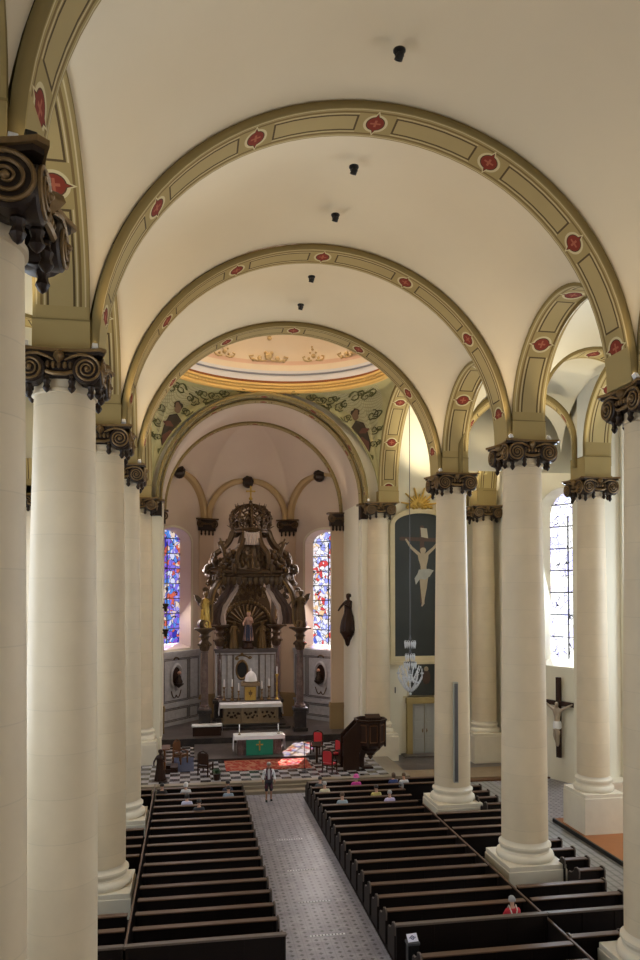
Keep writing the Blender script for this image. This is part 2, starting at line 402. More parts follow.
def tassel_mb(x, y, z0, ln):
    m = MB(); m.lathe([(.02, 0), (.06, -.05), (.045, -.12), (.085, -.2), (.06, -.28), (.09, -.36), (.05, -ln), (.001, -ln-.04)], 8, (x, y, z0), 0, rip=lambda a, z: .25*sin(4*a)); m.ball((x, y, z0-.10), .055, 6, 1); m.ball((x, y, z0-.26), .05, 6, 1); return m
def make_column(label, loc, ped=None, hw=1.06, half=None):
    """plinth, moulded base, tapering shaft and four-sided scroll capital; base at z=0"""
    r = thing('column', label, 'column', loc)
    zp = .84 if ped is None else ped
    p = MB(); p.bev(-hw, hw, -hw, hw, 0, zp-.16, .025); p.bev(-hw+.03, hw-.03, -hw+.03, hw-.03, zp-.17, zp, .02)
    p.build('plinth' if ped is None else 'pedestal', M['socle'], r)
    k = .94 if ped is None else .86
    rb = .80*k/.94
    prof = [(1.02, 0), (1.05, .06), (1.06, .14), (1.03, .24), (.98, .28), (.90, .31), (.885, .38), (.92, .44), (.93, .48), (.96, .52), (.955, .60), (.90, .64), (.84, .67), (.80, .76)]
    b = MB(); b.lathe([(a*k, z*.84) for a, z in prof]+[(rb, .68)], 40, (0, 0, zp)); b.build('base_moulding', M['socle'], r)
    s = MB(); z0 = zp+.66; z1 = ZC-.92; pr = []
    for i in range(19):
        t = i/18; pr.append((rb*(1-.175*t**1.5), lerp(z0, z1, t)))
    pr += [(pr[-1][0]+.05, z1+.02), (pr[-1][0]+.05, z1+.10), (pr[-1][0], z1+.12), (pr[-1][0], ZC-.3)]
    s.lathe(pr, 40); s.build('shaft', M['stone'], r)
    rt = rb*.825
    c = MB(); c.lathe([(rt, -.62), (rt+.06, -.58), (rt+.10, -.50), (rt+.07, -.44), (rt+.12, -.34), (rt+.10, -.12)], 32, rip=lambda a, z: .02*sin(20*a))
    cap = c.build('capital', M['bronze'], r, loc=(0, 0, ZC))
    abacus_mb().build('abacus', [M['bronze'], M['gilt']], cap)
    for fc in range(4):
        for sg in (-1, 1): volute_mb(.59*sg, sg, fc).build('volute', [M['bronze'], M['gilt']], cap)
        g = MB(); g.lathe([(.05, 0), (.10, -.04), (.12, -.12), (.07, -.2), (.02, -.26)], 8, (0, -.86, -.06), 0, rip=lambda a, z: .3*sin(3*a))
        for q in range(5): g.ball((-.24+.12*q, -.82, -.36), .055, 6, 1 if q % 2 == 0 else 0, (1, 1, 1.5))
        g.tube([(-.34, -.80, -.48), (-.12, -.86, -.56), (.12, -.86, -.56), (.34, -.80, -.48)], .045, 6, 0)
        g.xf(Matrix.Rotation(fc*PI/2, 4, 'Z')); g.build('cartouche', [M['gilt'], M['gilt_dim']], cap)
        for sx in (-.26, .26):
            t = tassel_mb(sx, -rt-.10, -.50, .42); t.xf(Matrix.Rotation(fc*PI/2, 4, 'Z')); t.build('tassel', [M['bronze'], M['gilt_dim']], cap)
        t = tassel_mb(0, -rt-.26, -.58, .44); t.xf(Matrix.Rotation((fc+.5)*PI/2, 4, 'Z')); t.build('tassel', [M['bronze'], M['gilt_dim']], cap)
    return r
C0 = make_column('pale column on the left, second from the camera, its whole scroll capital in view', (XL, ROWY[2], 0))
near_ = dup(C0, (XL+.03, ROWY[1], 0), 'nearest column, at the left edge of the picture beneath a large dark scroll')
[c for c in kids(near_) if c.name.startswith('capital')][0].scale = (1.16, 1.16, 1.06)
dup(C0, (XL, 25.0, 0), 'third column of the left row, in front of the left pews')
dup(C0, (XL, ROWY[4], 0), 'fourth column of the left row, beside the front pews on the left')
dup(C0, (XR+.12, ROWY[2], 0), 'nearest column of the right row, cut by the right edge of the picture')
dup(C0, (XR, 25.0, 0), 'tall pale column of the right row between the person in red and the side aisle')
dup(C0, (XR, ROWY[4], 0), 'column of the right row that hides the right edge of the crucifixion painting')
P0 = make_column('column on a tall square pedestal behind the pulpit at the right of the chancel arch', (11.1, YX, 0), 1.75, 1.0)
dup(P0, (XL, YX, 0), 'farthest column on the left, beside the chancel arch')
dup(P0, (16.85, 29.45, .1), 'side aisle column on a tall pedestal standing on the orange wooden floor', scale=(.91, .91, .962))
dup(P0, (17.2, 42.3, .15), 'column on a pedestal at the back of the right transept, right of the grey door', scale=(1, 1, .975))
dup(P0, (-8.5, 43.4, .3), 'column of the left side aisle glimpsed between the two nearest columns', scale=(1, 1, .98))
dup(P0, (16.9, 22.2, .16), 'side aisle column standing nearer than the pedestal column, hidden behind the nearest right column', scale=(.91, .91, .985))

# ---------------------------------------------------------------- arches
def arch(name, label, c, dirv, r, zs, th=.17, hw=.58, mat='paint', zb=None, n=48, plain_end=.0, kind='thing', hw_uv=None, kz=1.0, edge='ochre_edge'):
    """semicircular band arch; c=(x,y) middle of its span, dirv=unit direction of the span, r=soffit radius, zs=spring height; straight legs go down to zb"""
    d = Vector((dirv[0], dirv[1], 0)).normalized(); p = Vector((-d.y, d.x, 0)); zb = zs if zb is None else zb
    leg = zs-zb; prof = []
    if leg > 1e-3: prof.append((r, -leg, -(PI/2*r+leg)))
    for i in range(n+1):
        a = PI*i/n; prof.append((r*cos(a), r*sin(a)*kz, (i/n-.5)*PI*r))
    if leg > 1e-3: prof.append((-r, -leg, PI/2*r+leg))
    C = Vector((c[0], c[1], zs)); m = MB(); sp = []
    def P3(x, z, w): return C+d*x+p*w+Vector((0, 0, z))
    out = []
    for x, z, s in prof:
        if z <= 0: out.append((x+(th if x > 0 else -th), z))
        else:
            k = (r+th)/r; out.append((x*k, z*k))
    N = len(prof); vs = []; uv = []
    for x, z, s in prof:
        for t in (-1, -.84, .84, 1): vs.append(P3(x, z, t*hw)); uv.append((s, t*(hw_uv or hw)))
    lim = PI/2*r+leg-plain_end
    for i in range(N-1):
        pl = plain_end > 0 and abs((prof[i][2]+prof[i+1][2])/2) > lim
        for j in range(3):
            m.add([vs[i*4+j], vs[(i+1)*4+j], vs[(i+1)*4+j+1], vs[i*4+j+1]], [(0, 1, 2, 3)], 1 if pl else 0, [uv[i*4+j], uv[(i+1)*4+j], uv[(i+1)*4+j+1], uv[i*4+j+1]], True)
    for w in (-hw, hw):
        for i in range(N-1):
            a, b2 = prof[i], prof[i+1]; oa, ob = out[i], out[i+1]
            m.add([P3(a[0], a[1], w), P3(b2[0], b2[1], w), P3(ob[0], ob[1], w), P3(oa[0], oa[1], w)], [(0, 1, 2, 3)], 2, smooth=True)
    for i in range(N-1):
        oa, ob = out[i], out[i+1]
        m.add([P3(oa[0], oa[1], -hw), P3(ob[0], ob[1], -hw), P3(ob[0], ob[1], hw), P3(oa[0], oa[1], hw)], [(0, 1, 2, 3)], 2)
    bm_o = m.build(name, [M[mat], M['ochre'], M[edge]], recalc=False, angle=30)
    bm = bmesh.new(); bm.from_mesh(bm_o.data); bmesh.ops.remove_doubles(bm, verts=bm.verts[:], dist=.0005); bmesh.ops.recalc_face_normals(bm, faces=bm.faces[:]); bm.to_mesh(bm_o.data); bm.free()
    tag(bm_o, label, 'arch', kind=kind); return bm_o
def block(label, x, y, hw=BLK+.008, z1=ZS+.62):
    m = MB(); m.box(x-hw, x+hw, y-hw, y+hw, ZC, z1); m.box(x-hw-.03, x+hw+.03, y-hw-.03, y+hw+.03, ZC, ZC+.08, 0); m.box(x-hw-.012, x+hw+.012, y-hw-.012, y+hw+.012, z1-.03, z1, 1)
    return tag(m.build('impost_block', [M['ochre'], M['ochre_edge']]), label, 'block', 'ochre blocks on the capitals', 'thing')
tv = [('nearest the camera, leg at top left', ROWY[1]), ('second, largest seen whole', ROWY[2]), ('third from the camera', ROWY[3]), ('fourth, before the painted dome', ROWY[4])]
for lb, y in tv:
    arch('transverse_arch', 'broad ochre arch across the nave vault, '+lb, (XC, y), (1, 0), RT, ZS, .2, .56, plain_end=.75, zb=ZC, kz=KZ)
LA = (7.4-1.2)/2
def nm(k): return ('nearest the camera', 'second from the camera', 'third from the camera', 'fourth from the camera')[k]
for sx, side in ((XL, 'left'), (XR, 'right')):
    for k in range(4):
        y0, y1 = ROWY[k], ROWY[k+1]; r = (y1-y0)/2-BLK
        arch('arcade_arch', 'ochre arch over two columns of the %s row, %s' % (side, nm(k)), (sx, (y0+y1)/2), (0, 1), r, ZS+.7, .17, BLK, zb=ZC+.02, plain_end=.95, mat='paint_arcade')
    arch('crossing_arch', 'tall ochre arch opening from the crossing into the %s transept' % side, (sx, YXC), (0, 1), (YX-ROWY[4])/2-BLK, ZS+.9, .2, BLK, zb=ZC+.02, plain_end=.95, mat='paint_cross')
    for y in ROWY[1:]+[YX]:
        block('ochre block above a capital of the %s row, %s' % (side, {ROWY[1]: 'nearest the camera', ROWY[2]: 'second from the camera', ROWY[3]: 'third from the camera', ROWY[4]: 'fourth from the camera', YX: 'beside the chancel arch'}[y]), sx, y)

# ---------------------------------------------------------------- nave vault
def sail(m, cx, cy, wx, wy, za_wall, zt_tr, p, zs, nu=40, nv=26, mi=0):
    def fn(u, v):
        x = -wx*cos(PI*u); y = -wy*cos(PI*v)
        a = zt_tr(x); b_ = za_wall(y)
        return (cx+x, cy+y, zs+(a**p+b_**p)**(1/p))
    m.grid(nu, nv, fn, mi)
m = MB()
for k in range(4):
    y0, y1 = ROWY[k], ROWY[k+1]; L = (y1-y0)/2-.5; rw = (y1-y0)/2-BLK+.1
    sail(m, XC, (y0+y1)/2, W, L, lambda y, rw=rw: .7+sqrt(max(0, rw*rw-y*y)), lambda x: KZ*sqrt(max(0, W*W-x*x)), 3.2, ZS)
struct(m.build('ceiling', M['vault'], angle=80), 'cream plaster vault over the nave', 'ceiling')
m = MB()
m.box(-3.3, 12.2, -6, 2.7, 22.4, 22.7)
struct(m.build('ceiling_west', M['vault']), 'plaster ceiling above the organ loft end', 'ceiling')

# ---------------------------------------------------------------- crossing dome and pendentives
RX, RY, ZD = 6.15, 5.25, 21.86; CY = YXC; LYc = (YX-ROWY[4])/2-.45
def pend(phi, t, e=0.0):
    """painted pendentive surface: t=0 on the arches, t=1 on the ring; phi is 0..90 within one quarter"""
    cx_, cy_ = W-.02, LYc
    a = math.radians(phi); ring = Vector((RX*cos(a), RY*sin(a), ZD-ZS))
    if phi <= 45:
        q = phi/45.0; th = PI/2*q; y = cy_*sin(th); low = Vector((cx_, y, 1.0+sqrt(max(0, 5.15**2-(y*5.05/cy_)**2)))) 
        if phi == 45: low = Vector((cx_, cy_, .0))
        low.z = lerp(low.z, 0.2, q**8)
    else:
        q = (90-phi)/45.0; th = PI/2*q; x = cx_*sin(th); low = Vector((x, cy_, KZ*sqrt(max(0, 6.67**2-x*x))))
    ex = 1-cos(t*PI/2); ez = sin(t*PI/2)
    p = Vector((lerp(low.x, ring.x, ex), lerp(low.y, ring.y, ex), lerp(low.z, ring.z, ez)))
    n = Vector((-p.x, -p.y, -2.0)).normalized()
    return p+n*e
def pend_w(phi, t, sx, sy, e=0.0):
    p = pend(phi, t, e); return (XC+sx*p.x, CY+sy*p.y, ZS+p.z)
def pend_mat():
    b = NB('olive_painted_trellis'); u = b.uv(); k = 26
    s1 = b.math('ABSOLUTE', b.math('SUBTRACT', b.math('FRACT', b.math('MULTIPLY', b.math('ADD', u[0], u[1]), k)), .5))
    s2 = b.math('ABSOLUTE', b.math('SUBTRACT', b.math('FRACT', b.math('MULTIPLY', b.math('SUBTRACT', u[0], u[1]), k)), .5))
    net = b.math('GREATER_THAN', b.math('MAXIMUM', s1, s2), .36)
    inx = b.math('MULTIPLY', b.math('GREATER_THAN', u[0], .26), b.math('LESS_THAN', u[0], .74))
    iny = b.math('MULTIPLY', b.math('GREATER_THAN', u[1], .34), b.math('LESS_THAN', u[1], .84))
    n = b.noise(b.pos(), 1.6, 4)
    c = b.mix(n, (.40, .36, .17), (.58, .53, .29))
    zone = b.math('MULTIPLY', inx, iny)
    c = b.mix(b.math('MULTIPLY', zone, .55), c, (.60, .55, .36))
    c = b.mix(b.math('MULTIPLY', b.math('MULTIPLY', net, zone), .55), c, (.25, .23, .11))
    edge = b.math('MAXIMUM', b.math('GREATER_THAN', u[1], .965), b.math('LESS_THAN', u[1], .04))
    c = b.mix(b.math('MULTIPLY', edge, .6), c, (.20, .19, .08))
    return b.fin(c, .85, spec=.15)
M['pend'] = pend_mat()
M['vine'] = plaster('painted_vine_green', (.13, .125, .05))
M['robe_a'] = plaster('painted_dark_robe', (.065, .05, .035), .3)
M['robe_b'] = plaster('painted_brown_red_robe', (.15, .07, .05), .3)
M['figskin'] = plaster('painted_skin', (.24, .15, .09), .1)
corner = {(-1, 1): 'far left', (1, 1): 'far right', (-1, -1): 'near left', (1, -1): 'near right'}
for (sx, sy), cn in corner.items():
    m = MB(); m.grid(24, 14, lambda u, v: pend_w(90*u, v, sx, sy), 0, lambda u, v: (u, v))
    o = m.build('pendentive', M['pend'], recalc=True)
    tag(o, 'olive painted pendentive with trellis under the dome, %s corner' % cn, 'pendentive', kind='thing')
    if sy < 0: continue
    S_ = [(p_, pend(p_[0], p_[1])) for p_ in [(90*i/70, j/50) for i in range(20, 71) for j in range(3, 51)]]
    def on(dx, z, e=.02):
        """point of the painted surface at lateral offset dx from the nave axis and height z"""
        best = min(S_, key=lambda q: (q[1].x-dx)**2+(q[1].z-(z-ZS))**2)[0]; return pend_w(best[0], best[1], sx, sy, e)
    fg = MB()
    def poly(pts, mi, e):
        cx_ = sum(p_[0] for p_ in pts)/len(pts); cz_ = sum(p_[1] for p_ in pts)/len(pts); N_ = len(pts); rows = [[on(lerp(cx_, p_[0], q), lerp(cz_, p_[1], q), e) for p_ in pts] for q in (.5, 1)]
        vs = [on(cx_, cz_, e)]+rows[0]+rows[1]
        fg.add(vs, [(0, 1+i, 1+(i+1) % N_) for i in range(N_)]+[(1+i, 1+N_+i, 1+N_+(i+1) % N_, 1+(i+1) % N_) for i in range(N_)], mi)
    def ov(cx_, cz_, rx_, rz_, rot=0.0, n=14, wob=0.0): return [(cx_+rx_*(1+wob*sin(3*w))*cos(w)*cos(rot)-rz_*(1+wob*sin(3*w))*sin(w)*sin(rot), cz_+rx_*(1+wob*sin(3*w))*cos(w)*sin(rot)+rz_*(1+wob*sin(3*w))*sin(w)*cos(rot)) for w in [2*PI*i/n for i in range(n)]]
    poly([(5.25, 20.3), (4.95, 19.9), (5.0, 19.3), (5.25, 18.7), (5.6, 18.3), (6.1, 18.35), (6.2, 18.9), (6.0, 19.6), (5.7, 20.2)], 0, .03)
    poly([(5.3, 19.2), (5.2, 18.8), (5.55, 18.4), (6.0, 18.5), (6.1, 19.0), (5.7, 19.4)], 1, .045)
    poly(ov(5.22, 20.62, .19, .27), 2, .055); poly(ov(5.2, 20.75, .24, .2), 0, .05); poly(ov(5.12, 19.55, .12, .42, .5), 2, .06); poly(ov(5.75, 19.7, .28, .16, .4), 1, .06)
    poly(ov(5.95, 18.0, .40, .35, .3, 16, .15), 3, .035); poly(ov(6.05, 17.45, .2, .55, .15, 14, .15), 0, .03); poly(ov(5.7, 17.9, .16, .2), 0, .045)
    fo = fg.build('painted_figure', [M['robe_a'], M['robe_b'], M['figskin'], M['vine']], o, recalc=True)
    vn = MB()
    def spiral(cx_, cz_, r_, a0, sg_, turns=1.3):
        pts = []
        for i in range(26):
            q = i/25; a = a0+sg_*turns*2*PI*q; rr = r_*(1-.8*q); pts.append(on(cx_+rr*cos(a), cz_+rr*sin(a)*.8, .02))
        vn.tube(pts, [.075*(1-.4*i/25) for i in range(26)], 5, 0, flat=.4)
    for k, (cx_, cz_, r_) in enumerate(((2.45, 21.55, .3), (1.5, 21.7, .22), (3.0, 21.35, .32), (3.7, 21.45, .3), (4.3, 21.1, .34), (5.6, 21.45, .3), (6.1, 20.5, .36), (4.6, 20.4, .34), (4.75, 19.2, .22), (6.3, 18.9, .25), (3.4, 21.0, .28), (4.3, 20.1, .25), (5.0, 21.5, .3), (6.3, 19.7, .26))):
        spiral(cx_, cz_, r_, k*1.3, 1 if k % 2 else -1); spiral(cx_+.25, cz_+.1, r_*.7, k*1.3+2.5, -1 if k % 2 else 1)
    vn.build('painted_vine', M['vine'], o)
# outer bits above pendentives closing the corners near the ring, the ring cornice and the dome
def ring(m, prof, mi, n=96):
    vs = []; fs = []
    for k in range(n):
        a = 2*PI*k/n
        for dr, z in prof: vs.append((XC+(RX+dr)*cos(a), CY+(RY+dr)*sin(a), z))
    q = len(prof)
    for k in range(n):
        k2 = (k+1) % n
        for i in range(q-1): fs.append((k*q+i, k2*q+i, k2*q+i+1, k*q+i+1))
    m.add(vs, fs, mi, smooth=True)
r = thing('dome', 'shallow painted dome with gilded cornice over the crossing', 'dome', (0, 0, 0))
M['dome_gold'] = plaster('gold_ochre_cornice', (.72, .47, .16), .06); M['dome_brown'] = plaster('red_brown_line', (.24, .085, .03)); M['dome_white'] = plaster('white_dome_band', (.72, .70, .70)); M['dome_grey'] = plaster('grey_dome_line', (.28, .28, .32))
def dome_mat():
    b = NB('peach_dome_plaster'); z = b.sep(b.pos())[2]; n = b.noise(b.pos(), .8, 4)
    c = b.mix(n, (.78, .62, .43), (.84, .71, .53))
    bd = b.math('MULTIPLY', b.math('GREATER_THAN', z, 23.40), b.math('LESS_THAN', z, 23.62))
    return b.fin(b.mix(b.math('MULTIPLY', bd, .7), c, (.74, .44, .30)), .85)
M['dome'] = dome_mat(); M['dome_orn'] = plaster('tan_painted_ornament', (.60, .43, .22), .15)
m = MB(); ring(m, [(.12, ZD-.10), (.0, ZD-.10), (-.05, ZD-.02), (-.02, ZD+.10), (-.10, ZD+.16), (-.10, ZD+.26), (-.18, ZD+.30), (-.18, ZD+.42), (.05, ZD+.45)], 0)
for k in range(150):
    a = 2*PI*k/150; x, y = XC+(RX-.09)*cos(a), CY+(RY-.09)*sin(a); m.box(x-.035, x+.035, y-.035, y+.035, ZD+.15, ZD+.26, 0)
m.build('cornice', M['dome_gold'], r)
m = MB(); ring(m, [(.0, ZD+.44), (-.06, ZD+.47), (-.04, ZD+.58), (.02, ZD+.62)], 0); m.build('red_brown_moulding', M['dome_brown'], r)
m = MB(); ring(m, [(.0, ZD+.60), (.02, ZD+.95), (.0, ZD+.98)], 0); ring(m, [(-.02, ZD+.95), (-.05, ZD+1.0), (-.02, ZD+1.05)], 1); ring(m, [(.0, ZD+1.04), (-.02, ZD+1.22)], 0); m.build('white_band', [M['dome_white'], M['dome_grey']], r)
m = MB(); HD = 3.3; ZB = ZD+1.2
def dome_pt(a, q, e=0.0):   # q 0..1 from rim to eye
    rr = cos(q*1.32); return (XC+(RX-.02-e)*rr*cos(a), CY+(RY-.02-e)*rr*sin(a), ZB+(HD-e)*sin(q*1.32)/sin(1.32))
m.grid(80, 20, lambda u, v: dome_pt(2*PI*u, v)); m.build('dome_shell', M['dome'], r, recalc=True)
for k in range(14):
    og = MB()
    a = PI/2+2*PI*(k)/14 - .0
    s = 1.0 if k % 2 else 1.75
    def op(da, dq): return dome_pt(a+da, .08+dq, .03)
    for da, dq, rr in ((0, .10, .22), (.05*s, .075, .14), (-.05*s, .075, .14), (.085*s, .05, .1), (-.085*s, .05, .1), (0, .18*s, .13), (.03, .14, .1), (-.03, .14, .1), (0, .21*s, .10)):
        og.ball(op(da, dq), rr*s*.62, 8, 0)
    for sg in (-1, 1):
        og.tube([op(sg*.02, .05), op(sg*.06*s, .04), op(sg*.10*s, .06), op(sg*.11*s, .09), op(sg*.085*s, .10)], .05, 5, 0)
    og.build('painted_ornament', M['dome_orn'], r)
# lantern eye of the dome, an opening to the sky
m = MB(); rr = cos(1.32)
m.lathe([(RX*rr, ZB+HD), (RX*rr, ZB+HD+.8)], 32, (XC, CY, 0), 0, sy=RY/RX); m.lathe([(.001, ZB+HD+.8), (RX*rr, ZB+HD+.8)], 32, (XC, CY, 0), 1, sy=RY/RX)
M['eye'] = emit('bright_skylight_pane', (1, .88, .70), 36)
struct(m.build('window_12', [M['dome'], M['eye']]), 'round skylight at the top of the dome', 'window')
dup(C0, (XR, 10.0, 0), 'right row column nearest the organ loft')
# ---------------------------------------------------------------- walls with deep splayed windows
def outline(a, b, sill, head, rise, n=14):
    pts = [(a, sill), (b, sill), (b, head)]
    mid = (a+b)/2; hw = (b-a)/2
    for i in range(1, n):
        w = PI*i/n; pts.append((mid+hw*cos(w), head+rise*sin(w)))
    pts.append((a, head)); return pts
def wall_win(wname, wlabel, p0, p1, z0, z1, wins, mat, num, glabel, gmat, inward, depth=.55, splay=.22, bars=9, mull=1, frame=None):
    """plane wall from p0 to p1 (plan points) with splayed window openings wins=[(a,b,sill,head,rise)]; inward=(nx,ny) points into the church"""
    P0 = Vector((*p0, 0)); d = Vector((p1[0]-p0[0], p1[1]-p0[1], 0)); L = d.length; d.normalize(); n = Vector((*inward, 0)).normalized()
    n = (n-d*n.dot(d)).normalized()
    def P(s, z, off=0.0): return P0+d*s+Vector((0, 0, z))-n*off
    m = MB(); prev = 0.0; objs = []
    for (a, b, sill, head, rise) in wins:
        m.add([P(prev, z0), P(a, z0), P(a, z1), P(prev, z1)], [(0, 1, 2, 3)])
        m.add([P(a, z0), P(b, z0), P(b, sill), P(a, sill)], [(0, 1, 2, 3)])
        ol = outline(a, b, sill, head, rise); top = ol[2:]
        for q in range(len(top)-1):
            (s1, w1), (s2, w2) = top[q], top[q+1]; m.add([P(s1, w1), P(s1, z1), P(s2, z1), P(s2, w2)], [(0, 1, 2, 3)])
        inn = outline(a+splay, b-splay, sill+splay*.8, head-.05, rise*.9)
        N = len(ol)
        m.add([P(*q) for q in ol]+[P(q[0], q[1], depth) for q in inn], [(i, (i+1) % N, N+(i+1) % N, N+i) for i in range(N)])
        # thick outer casing so the wall has real depth
        m.add([P(prev, z0, depth), P(a+splay, z0, depth), P(a+splay, z1, depth), P(prev, z1, depth)], [(0, 1, 2, 3)])
        prev = b
        w = thing('window_%d' % num, glabel, 'window', kind='structure'); g = MB()
        g.add([P(q[0], q[1], depth-.02) for q in inn], [tuple(range(N))], 0, [q for q in inn]); g.build('pane', gmat, w)
        f = MB(); W_ = (b-a)-2*splay; H_ = head-sill+rise
        for k in range(1, bars):
            z = inn[0][1]+H_*k/bars; f.tube([P(a+splay, z, depth-.05), P(b-splay, z, depth-.05)], .035, 5)
        f.build('saddle_bar', M['black'], w)
        f = MB()
        for k in range(1, mull+1):
            s = a+splay+W_*k/(mull+1); f.tube([P(s, inn[0][1], depth-.05), P(s, head, depth-.05)], .04, 5)
        if mull: f.build('mullion', M['black'], w)
        if frame:
            e = .16; o2 = outline(a-e, b+e, sill-e, head, rise+e); f = MB()
            f.add([P(q[0], q[1], -.06) for q in o2]+[P(q[0], q[1], -.06) for q in ol]+[P(q[0], q[1], .0) for q in o2], [(i, (i+1) % N, N+(i+1) % N, N+i) for i in range(N)]+[(i, (i+1) % N, 2*N+(i+1) % N, 2*N+i) for i in range(N)])
            f.box(0, 0, 0, 0, 0, 0) if False else None
            f.build('window_surround', frame, w)
        num += 1
    m.add([P(prev, z0), P(L, z0), P(L, z1), P(prev, z1)], [(0, 1, 2, 3)])
    return struct(m.build(wname, mat, recalc=False), wlabel, 'wall')

# ---------------------------------------------------------------- apse: three facets, a half dome with lunettes and ribs
XH = 4.2; RH = 5.95; XA = 4.1; YA = 50.3
V = [(XA-7.4, YA), (XA-3.1, 55.4), (XA+3.1, 55.4), (XA+7.4, YA)]
wl = sqrt(4.3**2+5.1**2)
M['apse_line'] = plaster('ochre_rib_paint', (.50, .36, .19))
wall_win('wall_apse_left', 'rosy left wall of the apse with a stained glass window', V[0], V[1], 0, 19.3, [(1.55, 5.1, 6.1, 13.6, .95)], M['apse'], 1, 'tall blue and violet stained glass window left of the high altar', M['glass_left'], (1, -1), .7, .42, 8, 1, M['wall'])
wall_win('wall_apse_right', 'rosy right wall of the apse with a stained glass window', V[3], V[2], 0, 19.3, [(1.5, 5.05, 6.0, 13.6, .95)], M['apse'], 2, 'tall white red and blue stained glass window right of the high altar', M['glass_right'], (-1, -1), .6, .30, 8, 1, M['wall'])
m = MB(); m.box(V[1][0], V[2][0], 55.4, 55.7, 0, 19.3)
struct(m.build('wall_apse_back', M['apse']), 'rosy back wall of the apse behind the high altar', 'wall')
def apse_R(a):
    d = Vector((cos(a), sin(a))); best = 99; s = 0
    for i in range(3):
        A, B = Vector(V[i]), Vector(V[i+1]); e = B-A; o = Vector((XA, YA)); den = d.x*e.y-d.y*e.x
        if abs(den) < 1e-9: continue
        t = ((A.x-o.x)*e.y-(A.y-o.y)*e.x)/den; u = ((A.x-o.x)*d.y-(A.y-o.y)*d.x)/den
        if t > 0 and -1e-6 <= u <= 1+1e-6 and t < best:
            best = t; s = (u-.5)*e.length; r = e.length/2
    return best, s, r
def apse_z(a, q, h=6.25):
    R, s, r = apse_R(a); za = sqrt(max(0, (r-.0)**2-s*s)); zd = h*sqrt(max(0, 1-q*q)); w = q**2.2
    return ((za*w)**3.5+zd**3.5)**(1/3.5)
m = MB()
def fapse(u, v):
    a = PI*(1-u); q = sin(v*PI/2); R, s, r = apse_R(a); q2 = q*.997
    return (XA+R*q2*cos(a), YA+R*q2*sin(a)+.0, ZC+apse_z(a, q))
m.grid(120, 36, fapse); struct(m.build('ceiling_apse', M['apse'], angle=80), 'rosy half dome of the apse with lunettes over three walls', 'ceiling')
for i, (lb) in enumerate(('left', 'middle', 'right')):
    A, B = Vector(V[i]), Vector(V[i+1]); e = (B-A); mid = (A+B)/2; nrm = Vector((-e.y, e.x)).normalized(); nrm = nrm if nrm.y < 0 or (abs(nrm.y) > 9) else -nrm
    L = e.length
    arch('wall_arch', 'plain ochre arch band above the %s wall of the apse' % lb, tuple(mid+nrm*.16), tuple(e), L/2-.52, ZC+.12, .42, .22, 'apse_line', zb=ZC, edge='apse_line')
    bs = MB(); c = mid+nrm*.42
    bs.lathe([(.001, -.5), (.18, -.45), (.34, -.3), (.40, -.1), (.36, .05), (.42, .15), (.30, .3), (.001, .42)], 14, (c.x, c.y, ZC+.12+L/2-.45), 0, rip=lambda a, z: .12*sin(5*a))
    for k in range(7): w = 2*PI*k/7; bs.ball((c.x+.3*cos(w), c.y-.18, ZC+.12+L/2-.45+.3*sin(w)), .12, 6, 0)
    tag(bs.build('carved_boss', M['bronze']), 'dark carved boss at the crown of the %s apse wall arch' % lb, 'boss', kind='thing')
M['pilaster'] = plaster('tan_pilaster_plaster', (.60, .46, .33), .06)
def pilaster(label, x, y, rz, w=1.15, zb=.9, ztop=ZC):
    r = thing('pilaster', label, 'pilaster', (x, y, 0), rz)
    m = MB(); m.box(-w/2, w/2, -.28, .1, zb, ztop-.9); m.box(-w/2-.08, w/2+.08, -.36, .1, zb, zb+1.55, 1); m.box(-w/2-.14, w/2+.14, -.42, .1, zb+1.42, zb+1.62, 1); m.box(-w/2-.1, w/2+.1, -.38, .1, zb+1.62, zb+1.75, 1)
    m.build('shaft', [M['pilaster'], M['base_tan']], r)
    c = MB(); c.box(-w/2-.10, w/2+.10, -.40, .1, ztop-.9, ztop-.1); c.box(-w/2-.28, w/2+.28, -.58, .1, ztop-.10, ztop, 1)
    for sg in (-1, 1):
        pts = []; rr = []
        for i in range(40):
            t = i/39; a = PI/2-sg*2*PI*2*t; q = lerp(.27, .04, t); pts.append((sg*(w/2-.02)+q*cos(a), -.46, ztop-.42+q*sin(a))); rr.append(lerp(.06, .03, t))
        c.tube(pts, rr, 5, 1); c.lathe([(.001, 0), (.25, 0), (.25, .12), (.001, .12)], 12, (0, 0, 0), 0) if False else None
    for k in range(5): c.ball((-.3+.15*k, -.44, ztop-.40), .085, 6, 1)
    for k in (-.4, -.13, .13, .4): c.lathe([(.02, 0), (.08, -.1), (.06, -.2), (.09, -.3), (.01, -.42)], 6, (k*w, -.40, ztop-.85))
    c.build('capital', [M['bronze'], M['gilt_dim']], r); return r
pilaster('rosy pilaster with dark capital between the left window and the high altar', V[1][0]-.02, 55.3, .44)
pilaster('rosy pilaster with dark capital between the high altar and the right window', V[2][0]+.02, 55.3, -.44)
pilaster('ochre pilaster with dark capital at the right end of the apse', XH+RH-.38, 49.7, 0, .9)
pilaster('pilaster with dark capital at the left end of the apse', XH-RH-.4, 49.9, 0, .8)

# ---------------------------------------------------------------- chancel bay between crossing and apse

